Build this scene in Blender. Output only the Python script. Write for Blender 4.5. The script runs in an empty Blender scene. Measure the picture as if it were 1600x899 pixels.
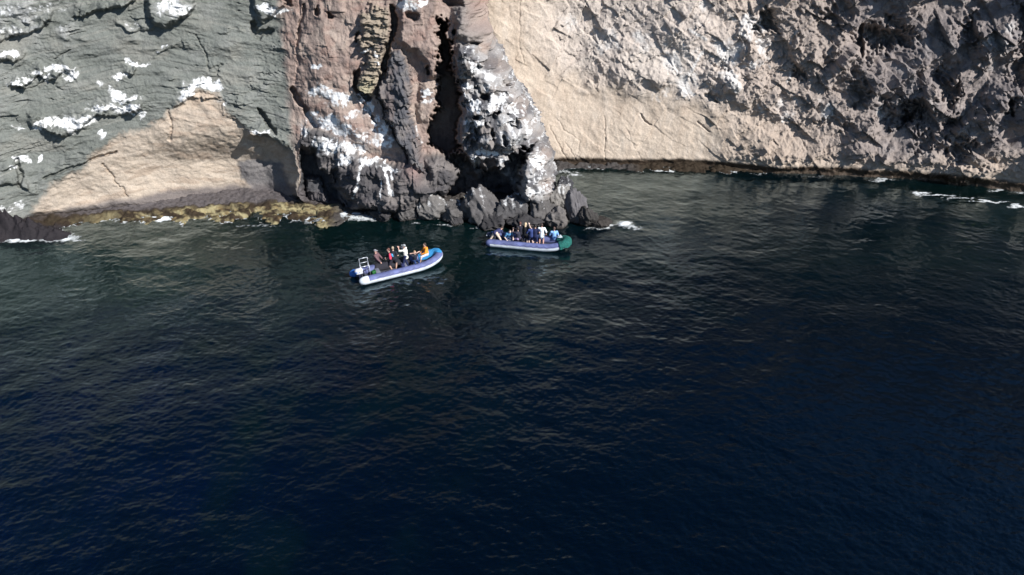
import bpy, bmesh, math, random
import numpy as np
from mathutils import Vector, Matrix
random.seed(7)
R = math.radians
sc = bpy.context.scene
COL = sc.collection

# ------------------------------------------------------------------ camera
CAM_H, PITCH, FPX = 26.0, R(33.6), 1101.0      # height over the sea, tilt down, focal length in photo pixels
cd = bpy.data.cameras.new('camera')
cd.sensor_width = 36.0
cd.lens = 36.0 * FPX / 1600.0
cd.clip_start = 0.5
cd.clip_end = 12000
cam = bpy.data.objects.new('camera', cd)
COL.objects.link(cam)
cam.location = (0, 0, CAM_H)
cam.rotation_euler = (math.pi / 2 - PITCH, 0, 0)
sc.camera = cam

# ------------------------------------------------------------------ sky, sun, exposure
SUN_EL, SUN_AZ = 37.0, 128.0                    # degrees; azimuth clockwise from +Y
w = bpy.data.worlds.new('World')
sc.world = w
w.use_nodes = True
nt = w.node_tree
sky = nt.nodes.new('ShaderNodeTexSky')
sky.sky_type = 'NISHITA'
sky.sun_disc = False
sky.sun_elevation = R(SUN_EL)
sky.sun_rotation = R(SUN_AZ)
sky.air_density = 1.0
sky.dust_density = 0.3
sky.ozone_density = 4.0
nt.nodes['Background'].inputs[1].default_value = 0.07
nt.links.new(sky.outputs[0], nt.nodes['Background'].inputs[0])
sd = bpy.data.lights.new('sun', 'SUN')
sd.energy = 4.6
sd.angle = R(0.5)
sd.color = (1.0, 0.965, 0.92)
sun = bpy.data.objects.new('sun', sd)
COL.objects.link(sun)
S = Vector((math.sin(R(SUN_AZ)) * math.cos(R(SUN_EL)), math.cos(R(SUN_AZ)) * math.cos(R(SUN_EL)), math.sin(R(SUN_EL))))
sun.rotation_euler = S.to_track_quat('Z', 'Y').to_euler()
sc.view_settings.view_transform = 'Standard'
sc.view_settings.look = 'None'
sc.view_settings.gamma = 1
sc.view_settings.use_curve_mapping = False
sc.view_settings.exposure = 0.62
sc.render.engine = 'CYCLES'
try:
    sc.cycles.max_bounces = 5
    sc.cycles.diffuse_bounces = 1
    sc.cycles.glossy_bounces = 2
    sc.cycles.transparent_max_bounces = 6
    sc.cycles.caustics_reflective = False
    sc.cycles.caustics_refractive = False
except Exception:
    pass

sT, cT = math.sin(PITCH), math.cos(PITCH)

def ground(u, v, z=0.0):
    """the point at height z which the photograph shows at (u, v): used to take measurements off it"""
    a, b = (u - 800) / FPX, (v - 449.5) / FPX
    t = (CAM_H - z) / (sT + b * cT)
    return Vector((t * a, t * (cT - b * sT), z))

def to_px(x, y, z):
    h = CAM_H - z
    d = np.maximum(y * cT + h * sT, 1.0)
    return 800 + FPX * x / d, 449.5 + FPX * (h * cT - y * sT) / d

# ------------------------------------------------------------------ noise on numpy arrays
def _hash(ix, iy, seed):
    h = (ix.astype(np.uint32) * np.uint32(374761393) + iy.astype(np.uint32) * np.uint32(668265263)
         + np.uint32((seed * 2246822519) & 0xffffffff))
    h = (h ^ (h >> np.uint32(13))) * np.uint32(1274126177)
    return h ^ (h >> np.uint32(16))

_A = np.arange(256) * (2 * np.pi / 256)
_GX, _GY = np.cos(_A).astype(np.float32), np.sin(_A).astype(np.float32)

def gn(x, y, seed=0):
    x = np.asarray(x, np.float32); y = np.asarray(y, np.float32)
    fx0, fy0 = np.floor(x), np.floor(y)
    ix, iy = fx0.astype(np.int32), fy0.astype(np.int32)
    fx, fy = x - fx0, y - fy0
    sx = fx * fx * fx * (fx * (fx * 6 - 15) + 10); sy = fy * fy * fy * (fy * (fy * 6 - 15) + 10)
    def g(ox, oy):
        k = _hash(ix + ox, iy + oy, seed) & np.uint32(255)
        return _GX[k] * (fx - ox) + _GY[k] * (fy - oy)
    a = g(0, 0); b = g(1, 0); c = g(0, 1); d = g(1, 1)
    return ((a + (b - a) * sx) * (1 - sy) + (c + (d - c) * sx) * sy) * 1.5

def fbm(x, y, octv=4, seed=0, gain=0.5, lac=2.03):
    s, a, t = 0, 1.0, 0
    for i in range(octv):
        s = s + a * gn(x, y, seed + i * 17); t += a
        x = x * lac + 13.7; y = y * lac + 5.1; a *= gain
    return s / t

def ridged(x, y, octv=4, seed=0, gain=0.55):
    s, a, t, wgt = 0, 1.0, 0, 1.0
    for i in range(octv):
        n = 1 - np.abs(gn(x, y, seed + i * 31)) * 1.6
        n = np.clip(n, 0, 1) ** 2 * wgt
        s = s + a * n; t += a
        wgt = np.clip(n * 1.6, 0, 1)
        x = x * 2.1 + 3.3; y = y * 2.1 + 9.2; a *= gain
    return s / t

def facets(x, y, seed=0, tilt=0.9, cone=0.8, jump=0.6):
    """angular blocks: every cell is a tilted plane, the highest one wins; also returns an id in 0..1 for each block"""
    x = np.asarray(x, np.float32); y = np.asarray(y, np.float32)
    fx0, fy0 = np.floor(x), np.floor(y)
    best = np.full(x.shape, -9.0, np.float32); bid = np.zeros(x.shape, np.float32)
    for oy in (-1, 0, 1):
        for ox in (-1, 0, 1):
            cx = fx0 + ox; cy = fy0 + oy
            h = _hash(cx.astype(np.int32), cy.astype(np.int32), seed)
            r1 = (h & 255).astype(np.float32) / 255; r2 = ((h >> 8) & 255).astype(np.float32) / 255
            r3 = ((h >> 16) & 255).astype(np.float32) / 255; r4 = ((h >> 24) & 255).astype(np.float32) / 255
            dx = x - cx - r1; dy = y - cy - r2
            v = (r3 - .5) * 2 * tilt * dx + (r4 - .5) * 2 * tilt * dy - cone * np.sqrt(dx * dx + dy * dy) + jump * r1 * r3
            m = v > best
            best = np.where(m, v, best); bid = np.where(m, r4 * .5 + r2 * .5, bid)
    return best + 0.35, bid

def sstep(a, b, x):
    t = np.clip((x - a) / (b - a), 0, 1)
    return t * t * (3 - 2 * t)

# ------------------------------------------------------------------ survey maps of the cliff (photo pixels as survey units)
U0, U1, V0, V1 = -120, 1720, -60, 400
UU, VV = np.meshgrid(np.arange(U0, U1, dtype=np.float32), np.arange(V0, V1, dtype=np.float32))
# edges of all features are roughened by this warp
WU = UU + 7 * fbm(UU / 30, VV / 30, 4, 5) + 2.0 * gn(UU / 5, VV / 5, 51)
WV = VV + 7 * fbm(UU / 30, VV / 30, 4, 9) + 2.0 * gn(UU / 5, VV / 5, 52)
RELIEF = np.zeros_like(UU)

def _crop(pts, pad):
    p = np.array(pts, float)
    a = int(max(U0, p[:, 0].min() - pad)) - U0; b = int(min(U1, p[:, 0].max() + pad)) - U0
    c = int(max(V0, p[:, 1].min() - pad)) - V0; d = int(min(V1, p[:, 1].max() + pad)) - V0
    return slice(c, max(d, c + 1)), slice(a, max(b, a + 1))

def sdf(pts, pad=40, warp=1.0, closed=True):
    sl = _crop(pts, pad)
    X = UU[sl] + (WU[sl] - UU[sl]) * warp; Y = VV[sl] + (WV[sl] - VV[sl]) * warp
    d = np.full(X.shape, 1e9, np.float32); ins = np.zeros(X.shape, bool)
    n = len(pts)
    for i in range(n if closed else n - 1):
        (ax, ay), (bx, by) = pts[i][:2], pts[(i + 1) % n][:2]
        ex, ey = bx - ax, by - ay
        t = np.clip(((X - ax) * ex + (Y - ay) * ey) / (ex * ex + ey * ey + 1e-9), 0, 1)
        d = np.minimum(d, (X - ax - t * ex) ** 2 + (Y - ay - t * ey) ** 2)
        if closed and ay != by:
            c = ((ay > Y) != (by > Y)) & (X < ex * (Y - ay) / (by - ay) + ax)
            ins ^= c
    d = np.sqrt(d)
    return sl, np.where(ins, d, -d) if closed else d

def poly_mask(pts, soft=6, warp=1.0):
    """0..1 inside a polygon, rising over `soft` pixels inward"""
    m = np.zeros_like(UU)
    sl, d = sdf(pts, 30, warp)
    m[sl] = sstep(-soft * .25, soft, d)
    return m

def line_mask(pts, width, warp=1.0):
    m = np.zeros_like(UU)
    sl, d = sdf(pts, width + 25, warp, closed=False)
    m[sl] = 1 - sstep(width * .4, width, d)
    return m

def raise_poly(pts, amp, soft=6, warp=1.0):
    m = poly_mask(pts, soft, warp)
    RELIEF[:] += amp * m
    return m

def crack(pts, width, depth, warp=1.0):
    m = line_mask(pts, width, warp)
    RELIEF[:] -= depth * m
    return m

def ledge(pts, amp, up=22, warp=1.0):
    """a shelf that juts out just above the line and dies away `up` pixels higher"""
    sl = _crop(pts, up + 20)
    X = UU[sl] + (WU[sl] - UU[sl]) * warp; Y = VV[sl] + (WV[sl] - VV[sl]) * warp
    p = sorted(pts); px = np.array([q[0] for q in p]); py = np.array([q[1] for q in p])
    ly = np.interp(X, px, py)
    h = ly - Y
    ends = sstep(px[0] - 4, px[0] + 8, X) * (1 - sstep(px[-1] - 8, px[-1] + 4, X))
    amp = amp * np.clip(.85 + 1.5 * fbm(X / 22, Y / 22, 3, 611), .15, 1.7)
    RELIEF[sl] += amp * ends * sstep(-1.5, 1.5, h) * (1 - sstep(2, up, h))

def blob(cx, cy, rx, ry, warp=1.0, soft=.5):
    X = UU + (WU - UU) * warp; Y = VV + (WV - VV) * warp
    r = np.sqrt(((X - cx) / rx) ** 2 + ((Y - cy) / ry) ** 2)
    return 1 - sstep(1 - soft, 1.0, r)

def spots(lst, warp=1.5, soft=.6, kx=1.0):
    m = np.zeros_like(UU)
    for q in lst:
        q = (q[0], q[1], q[2] * kx) + tuple(q[3:])
        sl = _crop([(q[0] - q[2], q[1] - q[3]), (q[0] + q[2], q[1] + q[3])], 14)
        X = UU[sl] + (WU[sl] - UU[sl]) * warp; Y = VV[sl] + (WV[sl] - VV[sl]) * warp
        r = np.sqrt(((X - q[0]) / q[2]) ** 2 + ((Y - q[1]) / q[3]) ** 2)
        m[sl] = np.maximum(m[sl], (1 - sstep(1 - soft, 1.0, r)) * (q[4] if len(q) > 4 else 1))
    return m

# ---- zones of rock
Z_cave = poly_mask([(45, 338), (48, 318), (80, 287), (120, 265), (150, 232), (172, 216), (232, 194), (268, 165), (298, 138), (340, 138), (356, 170), (386, 200),
                    (430, 216), (458, 236), (472, 300), (470, 330), (250, 345), (60, 352)], 12, 1.5)
Z_red = poly_mask([(465, -70), (760, -70), (752, 20), (745, 60), (720, 90), (715, 130), (690, 240), (720, 290), (600, 270), (560, 245), (520, 215), (480, 178), (466, 120)], 4)
Z_slab = poly_mask([(612, 76), (628, 68), (637, 90), (641, 130), (650, 200), (668, 262), (640, 245), (602, 185), (592, 150), (600, 110)], 7, 1.8)
Z_layer = poly_mask([(562, 20), (575, 8), (612, 12), (614, 40), (612, 75), (602, 100), (598, 135), (588, 152), (566, 150), (558, 120), (572, 90), (560, 60)], 9, 1.8)
Z_white = poly_mask([(716, 66), (742, 66), (760, 88), (778, 120), (803, 150), (822, 188), (846, 216), (856, 270), (866, 322), (826, 318), (800, 300), (770, 245), (735, 245), (718, 225), (728, 170), (712, 110)], 4)
Z_lower = poly_mask([(478, 190), (520, 205), (560, 238), (610, 250), (660, 235), (700, 238), (760, 250), (800, 280), (870, 330), (930, 370), (700, 380), (560, 370), (535, 330), (500, 250), (470, 225)], 8)
Z_shade = poly_mask([(468, 228), (492, 235), (520, 262), (548, 330), (520, 345), (470, 330)], 5)
Z_smudge = poly_mask([(368, 250), (400, 246), (440, 252), (452, 275), (455, 305), (400, 305), (376, 280)], 6)
Z_topgrey = poly_mask([(700, -70), (765, -70), (752, 10), (745, 70), (712, 90), (706, 40)], 4)

# ---- left wall: grey green bedded tuff
ledge([(8, 132), (40, 136), (60, 118), (80, 128), (100, 110), (122, 128)], .75, 26)
ledge([(44, 192), (70, 200), (100, 214), (126, 200), (150, 180), (180, 182), (222, 172)], .85, 30)
ledge([(-40, 76), (0, 64), (50, 48), (80, 30)], .7, 30)
ledge([(112, 26), (150, 20), (190, 10), (218, -2)], .7, 26)
ledge([(180, 40), (204, 50), (240, 46)], .4, 22)
ledge([(-10, 94), (20, 96), (42, 88)], .6, 16)
ledge([(0, 268), (14, 262), (36, 256)], .45, 14)
ledge([(190, 112), (206, 118), (216, 100)], .5, 16)
ledge([(240, 92), (262, 80), (276, 70)], .25, 12)
ledge([(-30, 300), (0, 290), (30, 288), (52, 300)], .5, 20)
ledge([(386, 214), (412, 208), (436, 222), (452, 232)], .7, 22)
ledge([(268, 168), (296, 150), (318, 158), (346, 150)], .35, 20)
raise_poly([(228, -30), (302, -30), (306, 14), (284, 30), (262, 42), (240, 38), (228, 15)], 1.1, 6)
raise_poly([(395, -30), (440, -40), (448, 10), (430, 22), (410, 40), (398, 22)], .8, 5)
raise_poly([(-60, -60), (100, -60), (110, -10), (60, 30), (-60, 60)], .5, 18)
crack([(28, 250), (32, 272), (30, 290)], 5, .7)
crack([(70, 278), (110, 262), (160, 243), (182, 238)], 2.6, .45, .5)
crack([(396, 36), (402, 56), (420, 52)], 6, .8)
crack([(406, 172), (414, 188), (430, 204)], 5, .8)
crack([(458, 140), (470, 160), (482, 178), (496, 194)], 6, 1.1)
crack([(466, -60), (466, 30), (468, 100), (462, 140)], 3, .12)
crack([(308, 52), (330, 110), (346, 100)], 2, .2)
# the sea cave: shallow to the left, deep to the right
cav = poly_mask([(48, 334), (52, 316), (84, 290), (124, 268), (152, 240), (182, 222), (240, 208), (290, 212), (340, 205), (384, 204), (430, 219), (454, 240), (461, 300), (462, 345), (60, 352)], 46, .5)
RELIEF -= cav * (.75 + 1.9 * sstep(180, 440, UU) * sstep(150, 262, VV + (UU - 300) * .12))
cav2 = poly_mask([(390, 212), (428, 222), (452, 242), (458, 300), (440, 300), (425, 262), (404, 236), (372, 216)], 22, .4)
RELIEF -= .8 * cav2
RELIEF -= .8 * blob(310, 285, 150, 75, .3, .95) * poly_mask([(60, 352), (60, 310), (150, 240), (250, 205), (384, 204), (454, 240), (461, 345)], 30, .5)
RELIEF += .25 * poly_mask([(372, 258), (392, 250), (430, 262), (447, 280), (450, 308), (380, 312)], 12)
crack([(160, 258), (176, 275), (190, 292), (196, 308)], 2.2, .22)
crack([(262, 170), (270, 196), (266, 216)], 2.2, .2)
raise_poly([(455, 232), (463, 234), (470, 262), (472, 300), (480, 318), (458, 318), (458, 280)], .8, 5)
raise_poly([(470, 226), (492, 232), (520, 262), (545, 320), (530, 330), (480, 330), (474, 270)], -2.4, 8)
raise_poly([(478, 270), (500, 268), (518, 290), (528, 316), (484, 318)], 1.3, 8)
# ---- red middle
raise_poly([(464, -70), (560, -70), (556, 90), (560, 170), (600, 230), (560, 240), (500, 190), (470, 140)], .5, 40)
for p, wd, dp in [([(613, 10), (619, 30), (614, 55), (606, 75), (600, 108)], 5.5, 1.5), ([(558, 112), (559, 132), (568, 146), (576, 154)], 6, 1.5),
                  ([(559, 50), (560, 62)], 4, .8), ([(498, 16), (500, 20)], 6, 1.0), ([(516, 18), (518, 24)], 5, 1.0), ([(560, 150), (575, 168), (588, 190)], 3, .5),
                  ([(640, 22), (648, 26)], 7, 1.0), ([(668, 104), (672, 112)], 5, .9), ([(440, -20), (452, 8)], 5, .8), ([(470, 66), (466, 40), (474, 12)], 4, .4)]:
    crack(p, wd, dp)
RELIEF += Z_layer * .7
RELIEF += Z_slab * .8
crack([(600, 110), (592, 150), (606, 190), (640, 245)], 3, .6)
raise_poly([(640, -60), (686, -60), (682, 30), (690, 90), (688, 116), (676, 124), (650, 80), (620, 70), (622, 20)], 1.0, 10)
raise_poly([(655, 130), (682, 130), (690, 165), (672, 195), (650, 190)], .6, 10)
# the deep slot and the hollow below it
slot = poly_mask([(681, 30), (694, 26), (704, 50), (706, 100), (714, 130), (722, 180), (712, 214), (720, 236), (700, 240), (668, 222), (670, 196), (684, 168), (676, 140), (688, 116), (684, 70)], 5, 2.2)
RELIEF -= 5.2 * slot
RELIEF -= 2.6 * poly_mask([(686, -30), (722, -30), (718, 8), (704, 12), (690, 4)], 5)
raise_poly([(706, -70), (762, -70), (750, 60), (730, 66), (710, 60)], 1.0, 10)
hol = poly_mask([(696, 240), (722, 238), (760, 262), (790, 250), (826, 216), (812, 258), (806, 306), (780, 312), (730, 316), (704, 326), (686, 312), (702, 282), (716, 262)], 6, 2.0)
RELIEF -= 4.0 * hol
# white spur
RELIEF += Z_white * .9
RELIEF += 1.3 * poly_mask([(716, 70), (742, 74), (752, 100), (738, 118), (720, 112)], 8)
RELIEF += 1.2 * poly_mask([(726, 158), (760, 150), (800, 168), (822, 200), (800, 226), (760, 232), (730, 222)], 12)
RELIEF += 1.7 * poly_mask([(822, 222), (844, 216), (856, 268), (862, 312), (836, 320), (812, 306), (810, 262)], 8)
for q in [(722, 128, 9, 10), (757, 149, 9, 8), (778, 128, 5, 8), (747, 208, 6, 12), (775, 172, 7, 5), (744, 178, 6, 6), (730, 160, 6, 8), (800, 190, 4, 9), (770, 205, 4, 9), (786, 212, 4, 8), (738, 66, 9, 4), (712, 50, 4, 7), (745, 252, 9, 8)]:
    RELIEF -= 1.3 * spots([q], 1.0)
RELIEF += .9 * poly_mask([(732, 238), (752, 236), (760, 258), (752, 276), (736, 270)], 6)
# lower dark rock below the red wall
raise_poly([(526, 256), (560, 236), (610, 252), (650, 236), (668, 262), (682, 296), (660, 322), (600, 336), (558, 326), (542, 292)], 1.6, 26)
raise_poly([(664, 240), (700, 240), (712, 270), (700, 300), (676, 300)], .8, 12)
raise_poly([(500, 214), (540, 222), (560, 244), (532, 256), (500, 244)], .5, 10)
raise_poly([(520, 332), (640, 342), (700, 336), (820, 342), (900, 350), (900, 380), (520, 380)], -.8, 8)
crack([(528, 262), (536, 290), (552, 322), (570, 336)], 7, 1.0)
# ---- right wall
for p, wd, dp in [([(978, 200), (990, 228), (1002, 250)], .9, .05), ([(1000, 178), (1006, 188), (1016, 194)], 1.5, .25), ([(1090, 188), (1100, 196), (1108, 204)], 1.5, .22),
                  ([(884, 222), (896, 242), (902, 252)], .9, .08), ([(858, 196), (870, 224), (890, 250)], 1.0, .10), ([(906, 220), (900, 250)], .8, .06), ([(905, 220), (880, 200), (870, 186)], .9, .08),
                  ([(944, 180), (944, 220), (946, 252)], .9, .08), ([(1340, 34), (1334, 76)], 4, 1.2), ([(812, 0), (810, 60), (818, 100)], 1.2, .08)]:
    crack(p, wd, dp, .6)
for q, dp in [((1192, 28, 18, 20), 1.7), ((1380, 52, 46, 22), 1.9), ((1350, 62, 26, 24), 1.0), ((1400, 170, 40, 24), 1.5), ((1410, 168, 22, 18), 1.3), ((1470, 130, 18, 26), 1.3), ((1490, 215, 20, 26), 1.4), ((1478, 176, 16, 18), 1.1), ((1590, 90, 20, 40), 1.2), ((1580, 20, 22, 30), 1.2),
              ((1500, 40, 22, 20), 1.0), ((1572, 148, 8, 16), 1.3), ((1290, 10, 30, 18), .9), ((1330, 130, 16, 26), .9), ((1240, 108, 9, 20), .9), ((1440, 210, 18, 16), .9), ((1110, 150, 14, 8), .6), ((1130, 100, 10, 14), .5), ((1290, 180, 30, 12), .5)]:
    RELIEF -= dp * 1.2 * spots([(q[0], q[1], q[2] * 1.25, q[3] * 1.25)], 3.5, 1.0)
for q, dp in [((1255, 70, 40, 60), 1.0), ((1305, 70, 24, 44), .8), ((1170, 60, 22, 44), .7), ((1130, 120, 50, 26), .6), ((1530, 60, 30, 40), 1.1), ((1545, 160, 26, 60), .9), ((1440, 130, 20, 40), .7), ((1350, 190, 40, 24), .6), ((1080, 50, 40, 50), .5), ((1500, 262, 60, 24), 1.0),
              ((960, 80, 50, 40), .35), ((1030, 120, 40, 30), .3)]:
    RELIEF += dp * spots([q], 2.0, .9)
RUB = sstep(0, 1, np.clip((UU - 1180 - .3 * (VV - 100)) / 220 + 0.15 * fbm(UU / 60, VV / 60, 3, 77), 0, 1)) * (1 - sstep(-18, 22, VV - np.interp(UU, [1050, 1150, 1250, 1400, 1500, 1600, 1720], [150, 196, 226, 238, 226, 226, 230])))
MID = sstep(770, 930, UU) * (1 - sstep(-34, 20, VV + 22 * fbm(UU / 40, VV / 40, 3, 66) - np.interp(UU, [800, 860, 950, 1050, 1150, 1300], [60, 110, 140, 148, 176, 220]))) * (1 - RUB)
FINE = sstep(1080, 1200, UU + 30 * fbm(UU / 40, VV / 40, 2, 3)) * (1 - sstep(232, 262, VV - np.interp(UU, [1100, 1300, 1600], [0, 0, 14])))

# ---- guano (bright white) and pale lime streaks
G = spots([(30, 128, 24, 7), (58, 116, 12, 6), (85, 108, 26, 8), (110, 116, 14, 12), (76, 124, 8, 10), (14, 86, 20, 7),
           (70, 194, 20, 9), (104, 190, 26, 13), (132, 190, 22, 12), (112, 204, 10, 8), (160, 168, 26, 9), (186, 150, 16, 16), (200, 172, 26, 10), (146, 165, 20, 5),
           (176, 140, 6, 10), (208, 152, 14, 6), (26, 196, 12, 4), (20, 262, 12, 5), (34, 248, 14, 6), (62, 246, 8, 6), (10, 330, 18, 10, .7), (30, 322, 16, 10, .6),
           (200, 96, 8, 8), (216, 100, 18, 5), (186, 118, 12, 5), (250, 88, 8, 4, .9), (262, 74, 6, 4), (224, 178, 8, 8), (160, 208, 8, 6), (162, 130, 10, 6, .6),
           (300, 134, 16, 8), (322, 128, 26, 9), (292, 146, 14, 10), (338, 134, 12, 8, .8), (408, 206, 22, 4, .8), (350, 160, 12, 8, .5),
           (270, 10, 34, 22, .8), (420, 16, 24, 10, .9), (440, 20, 14, 6), (14, 20, 60, 22, .45), (70, 10, 40, 18, .4), (10, 50, 40, 10, .5), (104, 44, 16, 12, .35), (205, 40, 18, 10, .4),
           (494, 104, 9, 6), (500, 142, 20, 10), (528, 154, 24, 14), (514, 148, 18, 12), (506, 134, 6, 4), (490, 178, 14, 14), (512, 190, 24, 14), (540, 202, 22, 14, .8), (556, 178, 20, 10, .5), (600, 196, 14, 20, .5),
           (565, 152, 8, 10), (578, 168, 10, 14), (590, 188, 10, 16), (598, 206, 8, 12), (572, 80, 6, 4), (590, 98, 12, 3, .8), (586, 88, 8, 3, .8),
           (640, 6, 22, 12, .8), (656, 4, 14, 10), (672, 158, 14, 6, .6), (664, 148, 8, 5), (600, 216, 22, 12, .6), (520, 226, 34, 18, .75), (556, 232, 26, 12, .7), (540, 244, 18, 10, .6), (575, 212, 20, 14, .5),
           (480, 200, 12, 16, .5), (582, 248, 26, 8, .8), (610, 258, 20, 6, .7), (566, 236, 8, 8)], 1.8, .6, 1.22)
G = np.maximum(G, .93 * spots([(740, 104, 10, 16), (732, 134, 18, 8), (760, 118, 12, 12, .8), (780, 150, 26, 12), (800, 168, 18, 22), (746, 190, 28, 9), (770, 158, 20, 8), (738, 160, 14, 14), (726, 146, 8, 8), (815, 196, 14, 22), (835, 215, 12, 16),
                               (790, 190, 26, 10, .6), (762, 232, 28, 6), (740, 245, 14, 20, .75), (782, 246, 6, 10, .8), (795, 214, 26, 14, .5), (838, 250, 18, 34, .95), (846, 290, 16, 30, .8), (830, 290, 16, 20, .65), (728, 290, 5, 10, .0), (716, 90, 10, 10, .3)], 1.8, .7))
G = np.maximum(G, .95 * line_mask([(604, 258), (610, 280), (617, 302)], 2.6, .3))
G = np.maximum(G, .9 * line_mask([(611, 258), (616, 276)], 2.2, .3))
G = np.maximum(G, .7 * line_mask([(598, 276), (601, 300)], 1.8, .3))
G = np.maximum(G, .8 * line_mask([(566, 256), (562, 290), (556, 306)], 2.4, .5))
G = np.maximum(G, .6 * line_mask([(650, 196), (654, 214), (660, 222)], 2.0, .3))
# pale streaks of the right wall
P = spots([(1010, 60, 40, 30, .6), (1060, 90, 46, 34, .7), (1130, 80, 34, 34, .9), (1170, 40, 20, 30, .9), (1070, 128, 40, 26, .6), (1140, 120, 24, 24, .7), (950, 60, 36, 30, .5), (1095, 16, 30, 20, .6), (1190, 76, 18, 30, .9), (1180, 96, 22, 12, .9),
           (1224, 160, 30, 26, .5), (1290, 165, 34, 12, .6), (1270, 150, 16, 22, .4), (1540, 60, 18, 26, .5), (1370, 170, 12, 22, .6), (1560, 30, 20, 20, .4), (1030, 148, 20, 8, .4), (890, 30, 30, 30, .4), (1220, 180, 20, 10, .5)], 3, .8)
for p in [[(1074, 44), (1092, 52), (1100, 60)], [(1096, 80), (1084, 98), (1080, 110)], [(1076, 130), (1082, 146)], [(1130, 16), (1146, 30)], [(1234, 44), (1228, 60)], [(1180, 160), (1190, 172)], [(1232, 110), (1222, 130)], [(1046, 10), (1060, 22)]]:
    P = np.maximum(P, .9 * line_mask(p, 3, .6))

def lookup(img, u, v, default=0.0):
    x = np.clip(u - U0, 0, UU.shape[1] - 1.001); y = np.clip(v - V0, 0, UU.shape[0] - 1.001)
    ix = x.astype(np.int32); iy = y.astype(np.int32); fx = (x - ix).astype(np.float32); fy = (y - iy).astype(np.float32)
    a = img[iy, ix] * (1 - fx) + img[iy, ix + 1] * fx
    b = img[iy + 1, ix] * (1 - fx) + img[iy + 1, ix + 1] * fx
    return (a * (1 - fy) + b * fy).astype(np.float32)

# ------------------------------------------------------------------ mesh helpers
def smooth_interp(x, xp, yp, r=1.5):
    return sum(np.interp(x + o, xp, yp) for o in np.linspace(-r, r, 7)) / 7

def grid_mesh(name, X, Y, Z, mat, attrs=None, color=None, flip=False, cyc=False):
    nr, nc = X.shape
    me = bpy.data.meshes.new(name)
    co = np.stack([X, Y, Z], -1).astype(np.float32).reshape(-1, 3)
    i = np.arange(nr * nc, dtype=np.int32).reshape(nr, nc)
    a, b, c, d = i[:-1, :-1].ravel(), i[:-1, 1:].ravel(), i[1:, 1:].ravel(), i[1:, :-1].ravel()
    q = np.stack([a, d, c, b] if flip else [a, b, c, d], -1).ravel()
    nq = len(a)
    me.vertices.add(nr * nc); me.vertices.foreach_set('co', co.ravel())
    me.loops.add(nq * 4); me.loops.foreach_set('vertex_index', q)
    me.polygons.add(nq); me.polygons.foreach_set('loop_start', np.arange(0, nq * 4, 4, dtype=np.int32))
    me.polygons.foreach_set('loop_total', np.full(nq, 4, np.int32)) if False else None
    me.update(calc_edges=True)
    me.polygons.foreach_set('use_smooth', np.ones(nq, bool))
    for k, v in (attrs or {}).items():
        at = me.attributes.new(k, 'FLOAT', 'POINT'); at.data.foreach_set('value', v.astype(np.float32).ravel())
    if color is not None:
        at = me.attributes.new('rock', 'FLOAT_COLOR', 'POINT')
        c4 = np.concatenate([color.reshape(-1, 3), np.ones((nr * nc, 1))], 1).astype(np.float32)
        at.data.foreach_set('color', c4.ravel())
    me.materials.append(mat)
    o = bpy.data.objects.new(name, me); COL.objects.link(o)
    return o

def N(nt, t, **k):
    n = nt.nodes.new(t)
    for a, b in k.items(): setattr(n, a, b)
    return n

def new_mat(name):
    m = bpy.data.materials.new(name); m.use_nodes = True
    return m, m.node_tree, m.node_tree.nodes['Principled BSDF']

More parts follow.
